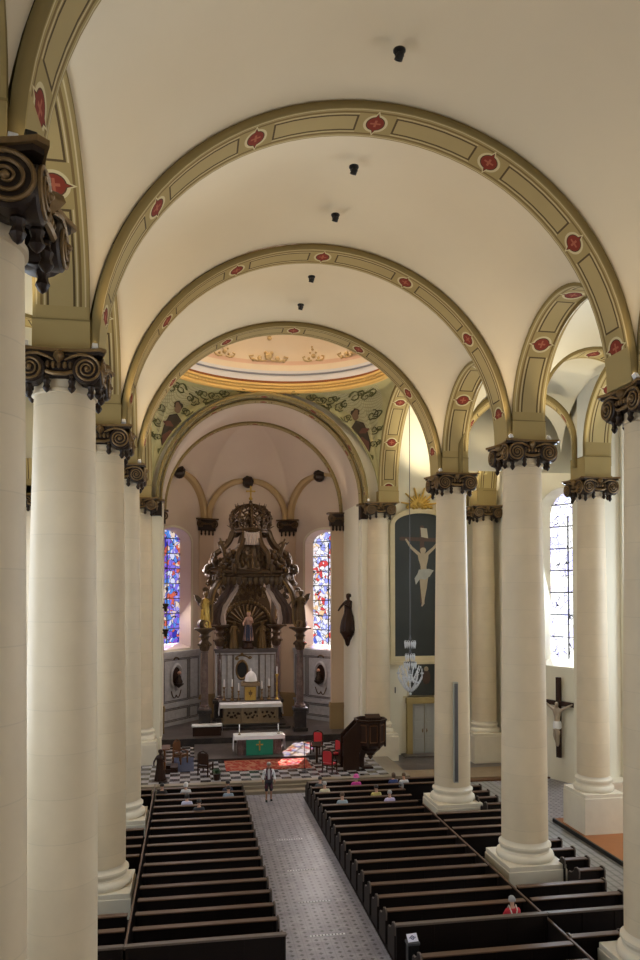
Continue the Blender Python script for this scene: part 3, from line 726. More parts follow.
def arch_wall(name, label, x0, x1, y0, y1, z0, z1, c, r, zs, mat, legs=True):
    """a transverse wall with a round-headed opening"""
    m = MB(); n = 40; pts = [(c+r*cos(PI*i/n), zs+r*sin(PI*i/n)) for i in range(n+1)]
    for y in (y0, y1):
        m.add([(x1, y, z0), (x1, y, z1), (c+r, y, z1), (c+r, y, z0)], [(0, 1, 2, 3)]); m.add([(x0, y, z0), (x0, y, z1), (c-r, y, z1), (c-r, y, z0)], [(0, 1, 2, 3)])
        for i in range(n):
            a, b = pts[i], pts[i+1]; m.add([(a[0], y, a[1]), (a[0], y, z1), (b[0], y, z1), (b[0], y, b[1])], [(0, 1, 2, 3)])
    pp = [(c+r, z0)]+pts+[(c-r, z0)]
    for i in range(len(pp)-1):
        a, b = pp[i], pp[i+1]; m.add([(a[0], y0, a[1]), (a[0], y1, a[1]), (b[0], y1, b[1]), (b[0], y0, b[1])], [(0, 1, 2, 3)], smooth=True)
    return struct(m.build(name, mat, recalc=False, angle=30), label, 'wall')
arch_wall('wall_chancel', 'wall around the chancel arch carrying the painted pendentives', -3.3, 11.6, 43.9, 44.4, 0, 22.0, XH, RH, ZS, M['wall'])
arch_wall('wall_sanctuary', 'rosy wall around the inner arch before the apse', -4.2, 12.2, 49.9, 50.35, 0, 22.0, XH, 5.93, ZS, M['apse'])
arch('chancel_arch', 'outer painted ring of the chancel arch', (XH, 43.55), (1, 0), 6.03, ZS, .17, .36, 'paint', zb=ZC, plain_end=.4, hw_uv=.58)
arch('inner_chancel_arch', 'inner painted ring of the chancel arch, stepped behind the outer one', (XH, 44.1), (1, 0), 5.86, ZS, .1, .34, 'paint', zb=ZC, plain_end=.4, hw_uv=.58)
arch('apse_arch', 'narrow ochre arch with medallions in front of the apse', (XH, 50.0), (1, 0), 5.82, ZS, .14, .32, 'paint', zb=ZC, plain_end=.4, hw_uv=.58)
m = MB(); m.grid(40, 2, lambda u, v: (XH+RH*cos(PI*u), lerp(44.3, 50.0, v), ZS+RH*sin(PI*u)))
struct(m.build('ceiling_chancel', M['apse'], angle=80), 'plain barrel vault over the chancel', 'ceiling')
for sg, lb in ((-1, 'left'), (1, 'right')):
    m = MB(); x = XH+sg*RH; m.box(min(x, x+sg*1.6), max(x, x+sg*1.6), 44.0, 50.2, 0, ZS+.2)
    m.box(min(x-sg*.10, x+sg*.1), max(x-sg*.10, x+sg*.1), 44.45, 45.9, 2.6, ZC-.9); 
    struct(m.build('wall_chancel_'+lb, [M['wall'], M['base_tan']]), 'pale %s side wall of the chancel' % lb, 'wall')
    # pier behind the end column
    m = MB(); xx = XH+sg*(RH-.02); m.box(min(xx, xx+sg*1.5), max(xx, xx+sg*1.5), 43.88, 44.5, 0, ZC-.95); m.box(min(xx, xx+sg*1.5)-.06, max(xx, xx+sg*1.5)+.06, 43.8, 44.5, 0, 1.75, 0)
    m.box(min(xx, xx+sg*1.5)-.05, max(xx, xx+sg*1.5)+.05, 43.80, 44.5, ZC-.95, ZC-.1, 1); m.box(min(xx, xx+sg*1.5)-.2, max(xx, xx+sg*1.5)+.2, 43.68, 44.5, ZC-.12, ZC, 2)
    tag(m.build('pier', [M['wall'], M['bronze'], M['gilt']]), 'flat pale pier on the %s of the chancel arch behind the end column' % lb, 'pier', kind='thing')

# ---------------------------------------------------------------- right aisle
M['aisle_v'] = plaster('white_aisle_plaster', (.82, .775, .63))
m = MB()
for y0, y1 in list(zip(ROWY[:-1], ROWY[1:])):
    L = (y1-y0)/2-.45; rw = (y1-y0)/2-BLK+.1
    for cx in (14.45, -5.6):
        sail(m, cx, (y0+y1)/2, 2.35, L, lambda y, rw=rw: .5+sqrt(max(0, rw*rw-y*y)), lambda x: 1.0+2.4*sqrt(max(0, 1-(x/2.35)**2)), 3.2, ZS, 24, 24)
struct(m.build('ceiling_aisles', M['aisle_v'], angle=80), 'white plaster vaults over the side aisles', 'ceiling')
for cx, lb in ((14.45, 'right'), (-5.6, 'left')):
    for k, y in enumerate(ROWY[1:4]):
        arch('aisle_arch', 'ochre arch across the %s side aisle, %s' % (lb, ('nearest the camera', 'second from the camera', 'third from the camera')[k]), (cx, y), (1, 0), 2.2, ZS+1.1, .2, .52, 'paint_aisle', zb=ZC+.02, plain_end=.9)
d = Vector((16.85-XR, 29.75-ROWY[4])); 
arch('aisle_arch', 'shaded ochre arch ending on the pedestal column in the right aisle', ((XR+16.85)/2, (ROWY[4]+29.75)/2), tuple(d), d.length/2-.6, ZS+1.0, .2, .52, 'paint_aisle', zb=ZC+.02, plain_end=.9)
for k, y in ((1, 21.2),):
    arch('wall_arch', 'ochre arch along the outer side of the right aisle, beside the pedestal column', (16.9, y+4.6), (0, 1), 3.1, ZS+.7, .2, .6, 'paint_aisle', zb=ZC+.02, plain_end=.9)
arch('wall_arch', 'pale ochre arch between the two pedestal columns of the right transept', (17.75, 37.0), (-1.1, 10.3), 4.75, ZS+.4, .2, .6, 'paint_aisle', zb=ZC+.02, plain_end=.9)
arch('wall_arch', 'ochre arch glimpsed above the left side aisle column between the two nearest columns', (-8.5, 37.2), (0, 1), 5.6, ZS+.4, .2, .6, 'paint_aisle', zb=ZC+.02, plain_end=.9)
for x, y, lb in ((16.85, 29.45, 'pedestal column in the right aisle'), (17.2, 42.3, 'pedestal column at the back of the right transept'), (-8.5, 43.4, 'left side aisle column')):
    b_ = block('pale ochre block above the %s' % lb, x, y, .6, ZC+.9)
    b_.location.z = {29.45: -.49, 42.3: -.235}.get(y, 0)
# transverse wall behind the pedestal column with its pilaster
m = MB(); m.box(17.1, 24.2, 31.0, 31.5, 0, 22); m.box(17.5, 20.6, 30.2, 31.05, 0, 1.72, 1); m.box(17.5, 20.7, 30.15, 31.05, 1.66, 1.80, 1)
m.box(19.15, 20.3, 30.8, 31.05, 1.8, 20.0, 0)
struct(m.build('wall_right_chapel', [M['wall'], M['socle']]), 'pale wall with a flat pilaster right of the pedestal column', 'wall')
# outer walls of the aisles, with windows
wl = [(k*7.45+4.3, k*7.45+7.4, 5.5, 13.2, 1.4) for k in range(4)]
wall_win('wall_right', 'outer wall of the right side chapels', (23.6, -1), (23.6, 31), 0, 21, wl, M['wall'], 3, 'tall pale leaded window of the right side chapels', M['glass_pale'], (-1, 0))
wall_win('wall_left', 'outer wall of the left side aisle', (-8.05, -1), (-8.05, 33), 0, 21, wl, M['wall'], 7, 'tall pale leaded window of the left side aisle', M['glass_pale'], (1, 0))
m = MB(); m.box(17.2, 23.7, -1, 31.2, 20.2, 20.4); m.box(12.0, 17.3, -6, 3, 20.2, 20.4); m.box(-8, -3.0, -6, 3, 20.2, 20.4)
struct(m.build('ceiling_chapels', M['aisle_v']), 'flat ceiling over the outer chapels', 'ceiling')
# ---------------------------------------------------------------- transepts
m = MB(); m.box(-12.6, -8.05, 32.7, 33.0, 0, 24); struct(m.build('wall_transept_near', M['wall']), 'near side wall of the left transept', 'wall')
m = MB(); m.box(11.0, 19.0, 44.3, 44.7, 0, 24); struct(m.build('wall_transept_right', M['wall']), 'white wall of the right transept behind the crucifixion painting', 'wall')
m = MB(); m.box(-12.5, -2.6, 45.6, 46.0, 0, 24); struct(m.build('wall_transept_left', M['wall']), 'white wall of the left transept', 'wall')
fa, fb = Vector((22.75, 31.0)), Vector((17.95, 40.5)); fl = (fb-fa).length
s0 = (Vector((19.5, 37.3))-fa).length
wall_win('wall_transept_end', 'slanting end wall of the right transept with a bright window', tuple(fa), tuple(fb), 0, 24, [(s0-1.7, s0+1.5, 6.1, 14.2, 1.5)], M['wall'], 11, 'dazzling white leaded window between two columns of the right row', M['glass_pale'], (-1, -.4), .6, .45, 8, 1, M['wall'])
m = MB(); m.add([(17.95, 40.5, 0), (18.5, 46, 0), (18.5, 46, 24), (17.95, 40.5, 24)], [(0, 1, 2, 3)]); m.box(17.95, 18.4, 40.45, 40.9, 0, 21)
struct(m.build('wall_transept_corner', M['wall']), 'shaded corner wall right of the back transept column', 'wall')
wall_win('wall_transept_west', 'end wall of the left transept', (-12.4, 33), (-12.4, 46), 0, 24, [(4.5, 8.5, 5.5, 14.2, 1.5)], M['wall'], 13, 'tall pale leaded window of the left transept', M['glass_pale'], (1, 0))
m = MB()
for x0, x1 in ((12.0, 23.0), (-12.5, -3.0)):
    m.grid(2, 36, lambda u, v: (lerp(x0, x1, u), 38.55-5.8*cos(PI*v), ZS+.2+6.4*sin(PI*v)))
struct(m.build('ceiling_transepts', M['aisle_v'], angle=80), 'white plaster barrel vaults of the transepts', 'ceiling')
for x0, x1 in ((-12.5, -3.0),):
    m = MB(); n = 24; c = (x0+x1)/2
    m.box(x0, x1, 32.3, 32.7, ZC+3.6, 22.4); struct(m.build('wall_above_aisle', M['wall']), 'plain wall above the %s aisle arch towards the transept' % ('right' if x0 > 0 else 'left'), 'wall')
arch('wall_arch', 'slim ochre arch line on the white wall above the crucifixion painting', (14.2, 44.25), (1, 0), 2.7, ZS+.3, .12, .12, 'paint_aisle', zb=ZC)
# west end behind the organ loft
wall_win('wall_west', 'west wall behind the organ loft', (-10, -5.9), (24, -5.9), 0, 22.6, [(11.5, 17.4, 9.5, 16.5, 2.9)], M['wall'], 14, 'large west window behind the organ loft', M['glass_pale'], (0, 1))
# unseen outer roof, added over the vaults to block stray sky light
m = MB(); m.box(-13, 25, -6.2, 58, 27.9, 28.2); m.box(-13, -12.7, -6.2, 58, 20, 28); m.box(24.7, 25, -6.2, 58, 20, 28); m.box(-13, 25, -6.4, -6.2, 20, 28); m.box(-13, 25, 58, 58.3, 17.5, 28)
struct(m.build('ceiling_light_block', M['darkwood']), 'unseen dark roof added above the vaults to keep sky light out', 'roof')
# ---------------------------------------------------------------- pews
ORD = ['first', 'second', 'third', 'fourth', 'fifth', 'sixth', 'seventh', 'eighth', 'ninth', 'tenth', 'eleventh', 'twelfth', 'thirteenth', 'fourteenth', 'fifteenth', 'sixteenth', 'seventeenth', 'eighteenth']
def make_pew(w, label, group, loc, ends=(1, 1)):
    """faces +Y; x from 0 to w, y=0 at the back face"""
    r = thing('pew', label, 'pew', loc, group=group)
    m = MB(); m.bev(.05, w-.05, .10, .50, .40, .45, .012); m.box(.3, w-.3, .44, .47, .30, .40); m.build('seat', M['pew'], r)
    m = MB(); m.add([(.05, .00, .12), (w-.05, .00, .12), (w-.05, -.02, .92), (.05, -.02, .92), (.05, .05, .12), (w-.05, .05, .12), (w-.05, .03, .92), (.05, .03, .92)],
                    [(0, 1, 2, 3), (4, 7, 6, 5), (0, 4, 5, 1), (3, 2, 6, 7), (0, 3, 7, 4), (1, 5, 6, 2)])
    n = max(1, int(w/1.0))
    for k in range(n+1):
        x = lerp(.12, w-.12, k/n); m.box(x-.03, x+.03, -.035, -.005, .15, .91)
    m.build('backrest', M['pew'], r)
    m = MB(); m.bev(.03, w-.03, -.16, .06, .91, .95, .012); m.build('top_rail', M['pew_top'], r)
    m = MB(); m.bev(.08, w-.08, -.34, -.22, .17, .21, .012); 
    for x in (.3, w-.3): m.box(x-.03, x+.03, -.31, -.02, .10, .17)
    m.build('kneeler', M['pew'], r)
    for k, x in ((0, 0.0), (1, w)):
        if not ends[k]: continue
        m = MB(); prof = [(-.18, .03), (-.18, .70), (-.20, .90), (-.15, .98), (-.04, 1.0), (.08, .95), (.16, .82), (.30, .72), (.46, .70), (.54, .62), (.54, .03)]
        x0 = x-.03; m.prism(prof, x0, x0+.06, 0, lambda a, b, h: (h, a, b))
        e = m.build('end_panel', M['pew_end'], r)
        t = MB(); t.tube([(x, a, b+.005) for a, b in prof[1:10]], .028, 5); t.build('worn_edge', M['pew_edge'], e)
    return r
Y0, DY = 20.2, .9655
pL = make_pew(4.0, 'dark pew left of the centre aisle, first row from the altar steps', 'pews left of the centre aisle', (-1.55, Y0+16*DY, .05), (0, 1))
pR = make_pew(4.3, 'dark pew right of the centre aisle, first row from the altar steps', 'pews right of the centre aisle', (5.55, Y0+16*DY, .05), (1, 0))
for k in range(1, 17):
    y = Y0+(16-k)*DY
    dup(pL, (-1.55, y, .05), 'dark pew left of the centre aisle, %s row from the altar steps' % ORD[k])
    dup(pR, (5.55, y, .05), 'dark pew right of the centre aisle, %s row from the altar steps' % ORD[k])
free = [k for k in range(17) if all(not -2.5 < Y0+(16-k)*DY-c < 1.3 for c in (25.0, 32.5))]
aR = aL = None
for q, k in enumerate(free):
    y = Y0+(16-k)*DY
    lr = 'dark pew in the right side aisle block, %s of its full rows from the altar' % ORD[q]; ll = 'dark pew in the left side aisle block, %s of its full rows from the altar' % ORD[q]
    if aR is None:
        aR = make_pew(2.95, lr, 'pews in the right side aisle', (10.0, y, .05), (0, 1)); aL = make_pew(2.95, ll, 'pews in the left side aisle', (-4.65, y, .05), (1, 0))
    else: dup(aR, (10.0, y, .05), lr); dup(aL, (-4.65, y, .05), ll)
sR = None; q = 0
for k in range(17):
    if k in free: continue
    y = Y0+(16-k)*DY; c = 25.0 if y < 28.5 else 32.5
    lb = 'short pew end beside the plinth of the %s column, %s from the altar' % ('right tall' if c == 25.0 else 'painting-side', ORD[k])
    if sR is None: sR = make_pew(.9, lb, 'short pews beside the column plinths', (12.58, y, .05))
    else: dup(sR, (12.58, y, .05), lb)
for k, y in enumerate((18.40, 17.45)):
    if k == 0: nR = make_pew(4.15, 'dark pew behind the tall back screen on the right, at the bottom of the picture', 'pews behind the back screen', (5.72, y, .05), (1, 0)); nA = make_pew(1.5, 'dark pew behind the back screen in the right side aisle, beside the nearest plinth', 'pews behind the back screen', (9.95, 18.75, .05))
    else: dup(nR, (5.72, y, .05), 'lowest dark pew in view, at the bottom edge right of the centre aisle')
def screen(label, x0, x1, y, h=1.12):
    r = thing('pew_back_screen', label, 'screen', ((x0+x1)/2, y, .05)); w = x1-x0
    m = MB(); m.box(-w/2, w/2, -.03, .03, 0, h-.06)
    n = max(2, int(w/.9))
    for k in range(n+1): x = lerp(-w/2+.05, w/2-.05, k/n); m.box(x-.045, x+.045, -.05, .05, 0, h-.06)
    m.box(-w/2, w/2, -.05, .05, 0, .14); m.build('panelling', M['pew'], r)
    m = MB(); m.bev(-w/2-.02, w/2+.02, -.07, .09, h-.06, h, .012); m.build('cap_rail', M['pew_edge'], r)
screen('long dark panelled screen behind the last pew right of the centre aisle', 5.5, 9.86, Y0-.42)
screen('dark panelled screen behind the last pew in the right side aisle', 9.92, 13.0, Y0-.42)
screen('dark panelled screen behind the last pew left of the centre aisle', -1.6, 2.5, Y0-.42)
screen('dark panelled screen behind the last pew in the left side aisle', -4.7, -1.66, Y0-.42)
for x, y0, y1, lb in ((9.89, 17.0, 31.2, 'long low wooden divider between the right nave pews and the side aisle pews'), (-1.63, 19.9, 36.4, 'long low wooden divider between the left nave pews and the left row of columns')):
    r = thing('pew_divider', lb, 'divider', (x, 0, .05)); m = MB(); m.box(-.02, .02, y0, y1, 0, .94); m.build('panelling', M['pew'], r)
    m = MB(); m.bev(-.03, .03, y0, y1, .93, .97, .008); m.build('cap_rail', M['pew_top'], r)

# ---------------------------------------------------------------- donation box with its sign by the centre aisle
r = thing('donation_box', 'small black stand with a white card behind the back screen, beside the centre aisle', 'donation box', (5.80, 19.25, -.0)); r.scale = (.9, .9, .86)
m = MB(); m.bev(-.17, .17, -.13, .13, .0, 1.02, .02); m.build('body', M['black'], r)
m = MB(); m.bev(-.19, .19, -.16, .16, 1.02, 1.10, .02); m.bev(-.15, .15, -.02, .02, 1.10, 1.2, .01); m.build('lid', M['iron'], r)
M['card'] = plain('white_card', (.82, .80, .92), .5, var=.02); M['ink'] = plain('dark_blue_ink', (.03, .03, .16), .5)
sg = MB(); sg.box(-.16, .16, -.006, .006, 0, .24); s_ = sg.build('sign_card', M['card'], r, loc=(0, -.10, 1.12)); s_.rotation_euler = (-.75, .0, .12)
ik = MB(); ik.lathe([(.034, -.008), (.062, -.008), (.062, -.004), (.034, -.004)], 24); ik.lathe([(.001, -.008), (.018, -.008), (.018, -.004)], 16)
for sgn in (-1, 1): ik.tube([(sgn*.06, -.0, -.006), (sgn*.085, .02, -.006), (sgn*.10, 0, -.006), (sgn*.085, -.02, -.006)], .007, 5, closed=True)
ik.xf(Matrix.Rotation(-PI/2, 4, 'X')); e_ = ik.build('symbol', M['ink'], s_, loc=(0, -.002, .12)); 

# ---------------------------------------------------------------- ceiling spotlights in the vault
pr = None
ZV = ZS+KZ*W+.02
for k, (y, z, lb) in enumerate(((15.4, ZV+.05, 'nearest the camera'), (20.0, ZV+.09, 'second from the camera'), (22.7, ZV+.09, 'third from the camera, just before the third arch'), (27.4, ZV+.09, 'fourth from the camera'), (30.2, ZV+.09, 'farthest from the camera, just before the painted dome'))):
    lb = 'small black spotlight on the vault crown, '+lb
    if pr is None:
        pr = thing('ceiling_spotlight', lb, 'spotlight', (XC, y, z), group='spotlights on the vault crown')
        m = MB(); m.lathe([(.001, 0), (.19, 0), (.19, -.06), (.14, -.09), (.001, -.09)], 20); m.build('ceiling_plate', M['black'], pr)
        m = MB(); m.tube([(-.13, 0, -.08), (-.13, 0, -.24)], .02, 6); m.tube([(.13, 0, -.08), (.13, 0, -.24)], .02, 6); m.build('bracket', M['black'], pr)
        m = MB(); m.lathe([(.001, .14), (.09, .14), (.12, .08), (.13, -.12), (.10, -.12), (.09, -.06), (.001, -.06)], 18); h = m.build('lamp_head', M['black'], pr, loc=(0, 0, -.27)); h.rotation_euler = (.5, .25, 0)
    else: dup(pr, (XC, y, z), lb)
for o in bpy.data.objects:
    if o.name.startswith('ceiling_spotlight'): o.scale = (.72, .72, .55)
# ---------------------------------------------------------------- small floodlights standing on the capitals
def make_flood(label, loc, rz, mat):
    r = thing('floodlight', label, 'floodlight', loc, rz, group='floodlights on the capitals')
    m = MB(); m.box(-.07, .07, -.05, .05, 0, .02); m.tube([(-.1, 0, .02), (-.1, 0, .16)], .012, 5); m.tube([(.1, 0, .02), (.1, 0, .16)], .012, 5); m.tube([(-.1, 0, .02), (.1, 0, .02)], .012, 5); m.build('yoke', mat, r)
    m = MB(); m.bev(-.09, .09, -.10, .08, -.10, .12, .02); h = m.build('housing', mat, r, loc=(0, 0, .18)); h.rotation_euler = (-.5, 0, 0)
    m = MB(); m.box(-.075, .075, -.085, .065, .121, .126); m.build('lens', M['lens'], h)
    return r
fl = make_flood('tiny white floodlight on the right corner of the second left capital', (XL+.72, ROWY[2]-.62, ZC), .3, M['white_metal'])
fl.scale = (.65, .65, .65)
sp = [(XL-.74, ROWY[2]-.60, 'left corner of the second left capital'), (XL+.70, 25.0-.65, 'right corner of the third left capital'), (XL+.70, ROWY[4]-.65, 'right corner of the fourth left capital'),
      (XR-.70, 25.0-.64, 'left corner of the tall right capital'), (XR+.72, 25.0-.6, 'right corner of the tall right capital'), (XR-.72, ROWY[4]-.62, 'left corner of the capital before the painting'), (11.1-.72, YX-.62, 'left corner of the capital behind the pulpit'), (XR-.72, ROWY[2]-.62, 'capital cut by the right picture edge')]
for x, y, lb in sp: dup(fl, (x, y, ZC), 'tiny white floodlight on the '+lb)
make_flood('black floodlight on the corner of the nearest capital at the top left', (XL+.92, ROWY[1]-.75, ZC), .4, M['black']).scale = (.8, .8, .8)
dup(fl, (XL+.72, ROWY[1]-.76, ZC), 'tiny white floodlight beside the black one on the nearest capital')

# ---------------------------------------------------------------- wainscot panelling of the apse
def wainscot(label, p0, p1, oval):
    P0 = Vector(p0); d = Vector(p1)-P0; L = d.length; ang = math.atan2(d.y, d.x)
    r = thing('wall_panelling', label, 'panelling', (p0[0], p0[1], .9), ang)
    H = 4.95; m = MB(); m.box(0, L, 0, .12, 0, H); m.build('backboard', M['panel'], r)
    m = MB(); m.box(-.02, L+.02, -.10, .1, H-.06, H+.10); m.box(0, L, -.05, .1, H-.22, H-.05); m.build('cornice', M['panel'], r); m = MB(); m.box(0, L, -.06, .1, 1.25, 1.40); m.build('dado_rail', M['panel'], r); m = MB(); m.box(0, L, -.06, .1, 0, .16); m.build('plinth', M['panel'], r)
    ln = MB(); cells = [(.04, .24), (.26, .74), (.76, .96)]
    for a, b in cells:
        for z0, z1 in ((.28, 1.15), (1.6, H-.4)):
            for e in (0, .09):
                x0, x1 = a*L+e, b*L-e; pts = [(x0, -.012, z0+e), (x1, -.012, z0+e), (x1, -.012, z1-e), (x0, -.012, z1-e)]
                for q in range(4): ln.tube([pts[q], pts[(q+1) % 4]], .028, 4)
    ln.build('panel_moulding', M['panel_line'], r)
    if oval:
        c = L*.5; zz = 3.3
        m = MB(); m.lathe([(.62, -.08), (.52, -.16), (.44, -.08), (.44, .02)], 28, sy=1.55); m.xf(Matrix.Translation((c, 0, zz)) @ Matrix.Rotation(-PI/2, 4, 'X')); 
        m2 = MB(); m2.v = [(x, -abs(y) if abs(y) > .02 else -.02, z) for x, y, z in m.v]; m2.f = m.f; m2.mi = m.mi; m2.uv = m.uv; m2.smooth = m.smooth
        m2.build('oval_frame', M['panel'], r)
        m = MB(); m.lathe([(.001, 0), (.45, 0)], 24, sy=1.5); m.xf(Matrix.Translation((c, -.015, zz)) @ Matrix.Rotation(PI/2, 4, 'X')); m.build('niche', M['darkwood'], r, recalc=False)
        m = MB(); m.lathe([(.001, -.5), (.22, -.42), (.26, -.2), (.16, 0), (.13, .18), (.001, .22)], 12, (c, -.28, zz-.1), 0); m.ball((c, -.30, zz+.28), .13, 10, 1); m.lathe([(.02, -.75), (.25, -.6), (.34, -.5), (.34, -.44), (.001, -.44)], 12, (c, -.26, zz), 0); m.build('bust', [M['bronze'], M['skin']], r)
        m = MB()
        for sg_ in (-1, 1): m.tube([(c+sg_*.5*q, -.03, zz-1.25-.16*(1-(2*q-1)**2)*2+.3*q) for q in [i/10 for i in range(11)]], .035, 5)
        m.tube([(c+.25*cos(w), -.03, zz+1.15+.18*sin(w)) for w in [PI*i/10 for i in range(11)]], .05, 5); m.build('garland', M['gilt_dim'], r)
    return r
nl = Vector((5.1, -4.3)).normalized()*.14; 
wainscot('blue grey panelling with an oval niche under the left apse window', (V[0][0]+.5+nl.x, V[0][1]+.6+nl.y), (V[1][0]-.4+nl.x, V[1][1]-.5+nl.y), True)
nr = Vector((-5.1, -4.3)).normalized()*.14
wainscot('blue grey panelling with an oval niche and bracket under the right apse window', (V[2][0]+.4+nr.x, V[2][1]-.5+nr.y), (V[3][0]-.5+nr.x, V[3][1]+.6+nr.y), True)
# ---------------------------------------------------------------- scroll helpers
def curl(P, th, r, s, turns=1.4, n=26):
    x, y = P; out = []
    for i in range(n):
        t = i/(n-1); rr = r*(1-.86*t); dp = turns*2*PI/n; th += s*dp*.5; x += rr*dp*cos(th); y += rr*dp*sin(th); th += s*dp*.5; out.append((x, y))
    return out
def bez(a, b, c, d, n=18):
    return [((1-t)**3*a[0]+3*(1-t)**2*t*b[0]+3*(1-t)*t*t*c[0]+t**3*d[0], (1-t)**3*a[1]+3*(1-t)**2*t*b[1]+3*(1-t)*t*t*c[1]+t**3*d[1]) for t in [i/n for i in range(n+1)]]
def scroll(a, b, c, d, r1, s1, r2, s2):
    """bezier a-b-c-d with a curl at each end"""
    p = bez(a, b, c, d); t0 = math.atan2(a[1]-b[1], a[0]-b[0]); t1 = math.atan2(d[1]-c[1], d[0]-c[0])
    pre = curl(a, t0, r1, s1) if r1 else []; post = curl(d, t1, r2, s2) if r2 else []
    return pre[::-1]+p+post
def skin_mesh(name, V_, E_, R_, lv=1):
    me = bpy.data.meshes.new(name); me.from_pydata(V_, E_, []); o = bpy.data.objects.new('tmp', me); COL.objects.link(o)
    md = o.modifiers.new('s', 'SKIN'); md.use_smooth_shade = True
    for i, r in enumerate(R_):
        sv = me.skin_vertices[0].data[i]; sv.radius = r if isinstance(r, (tuple, list)) else (r, r); sv.use_root = (i == 0)
    if lv: sd = o.modifiers.new('d', 'SUBSURF'); sd.levels = lv; sd.render_levels = lv
    dg = bpy.context.evaluated_depsgraph_get(); dg.update()
    out = bpy.data.meshes.new_from_object(o.evaluated_get(dg)); out.name = name
    bpy.data.objects.remove(o); return out
def mesh_obj(name, me, mats, parent):
    o = bpy.data.objects.new(name, me); COL.objects.link(o); o.parent = parent
    if not me.materials:
        for m in (mats if isinstance(mats, (list, tuple)) else [mats]): me.materials.append(m)
    return o
def figure_mesh(h=1.0, arm_l=((.16, .10, .62), (.10, .22, .70)), arm_r=((-.17, .10, .62), (-.16, .2, .52)), sway=.03):
    """robed standing figure, unit height, facing -Y after rotation"""
    V_ = [(0, 0, .50), (sway, .0, .64), (sway, 0, .76), (sway, .0, .83), (sway, .01, .875), (sway, .015, .935), (sway, .015, .975),
          (sway+.10, 0, .775), arm_l[0], arm_l[1], (sway-.10, 0, .775), arm_r[0], arm_r[1], (.045, 0, .27), (.05, .0, .03), (.055, .06, .0), (-.045, .02, .27), (-.05, .0, .03), (-.055, .06, .0)]
    E_ = [(0, 1), (1, 2), (2, 3), (3, 4), (4, 5), (5, 6), (2, 7), (7, 8), (8, 9), (2, 10), (10, 11), (11, 12), (0, 13), (13, 14), (14, 15), (0, 16), (16, 17), (17, 18)]
    R_ = [.085, .08, .085, .035, .055, .062, .04, .042, .034, .022, .042, .034, .022, .065, .04, .025, .065, .04, .025]
    return skin_mesh('figure_body', [(x*h, -y*h, z*h) for x, y, z in V_], E_, [r*h for r in R_])
def robe_mb(h, mi=0, seed=0, wid=1.0):
    m = MB(); m.lathe([(.17*wid*h, .0), (.175*wid*h, .06*h), (.15*wid*h, .25*h), (.125*h, .45*h), (.105*h, .58*h), (.115*h, .68*h), (.12*h, .74*h), (.06*h, .81*h)], 26, (0.02*h, 0, 0), mi, sy=.8, rip=lambda a, z: .11*sin(7*a+seed)*max(0, 1-z/(.75*h))+.05*sin(13*a+2*seed))
    return m
def wing_mb(h, sg):
    m = MB(); pts = [(0, 0), (.10, .18), (.26, .34), (.44, .40), (.40, .28), (.38, .14), (.30, .04), (.24, -.10), (.14, -.18), (.05, -.22)]
    m.prism([(sg*a*h, b*h) for a, b in pts], 0, .03*h, 0, lambda a, b, q: (a, .06*h+q+abs(a)*.35, .66*h+b))
    for k in range(6):
        t = k/5; m.tube([(sg*(.08)*h, .055*h, (.66-.02*k)*h), (sg*lerp(.42, .1, t)*h, (.05+.12*(1-t))*h, (.66+lerp(.38, -.2, t))*h)], [.02*h, .012*h], 5, 0)
    return m
def statue(name, label, loc, h, rz, robe, body, wings=None, hair=None, arms=None, seed=0, cat='statue', wid=1.0):
    r = thing(name, label, cat, loc, rz)
    me = figure_mesh(h, *(arms or ())); mesh_obj('body', me, body, r)
    robe_mb(h, 0, seed, wid).build('robe', robe, r)
    m = MB(); m.lathe([(.068*h, -.02*h), (.074*h, .03*h), (.06*h, .07*h), (.001, .088*h)], 12, (.03*h, .012*h, .915*h)); m.build('hair', hair or body, r)
    if wings:
        for sg in (-1, 1): wing_mb(h*.62, sg).xf(Matrix.Translation((0, 0, .27*h))).build('wing', wings, r)
    return r

# ---------------------------------------------------------------- baldachin over the high altar
BX, BY = 4.03, 51.4; BZ = .9
bal = thing('baldachin', 'towering dark carved baldachin of columns, scrolls and open crown over the high altar', 'baldachin', (BX, BY, 0))
cols = [(-3.13, -2.1), (3.13, -2.1), (-2.02, 2.0), (2.02, 2.0)]
for cx, cy in cols:
    m = MB(); fr = cy < 0
    m.bev(-.48, .48, -.48, .48, 0, .22, .03); m.bev(-.38, .38, -.38, .38, .22, 1.32, .03); m.bev(-.47, .47, -.47, .47, 1.32, 1.55, .03)
    pd = m.build('pedestal', M['marble_dark'], bal, loc=(cx, cy, BZ))
    m = MB(); m.lathe([(.36, 0), (.38, .06), (.36, .14), (.27, .18), (.30, .26), (.24, .32), (.245, 1.6), (.205, 3.65), (.25, 3.68), (.25, 3.74), (.20, 3.78)], 28); m.build('shaft', M['marble'], bal, loc=(cx, cy, BZ+1.55))
    m = MB(); m.lathe([(.22, 0), (.30, .1), (.36, .35), (.40, .52), (.30, .62), (.24, .7), (.27, .85), (.34, .95), (.30, 1.05), (.26, 1.12), (.32, 1.2), (.5, 1.32), (.62, 1.42)], 24, rip=lambda a, z: .06*sin(8*a)*(1 if z < .7 else .3)); m.bev(-.66, .66, -.66, .66, 1.40, 1.52, .03)
    for k in range(8): w = 2*PI*k/8; m.ball((.38*cos(w), .38*sin(w), .42), .09, 6, 1); m.ball((.32*cos(w), .32*sin(w), .95), .06, 6, 1)
    cp = m.build('capital', [M['carved'], M['gilt_dim']], bal, loc=(cx, cy, BZ+5.32))
ZE = 11.1                 # cornice height
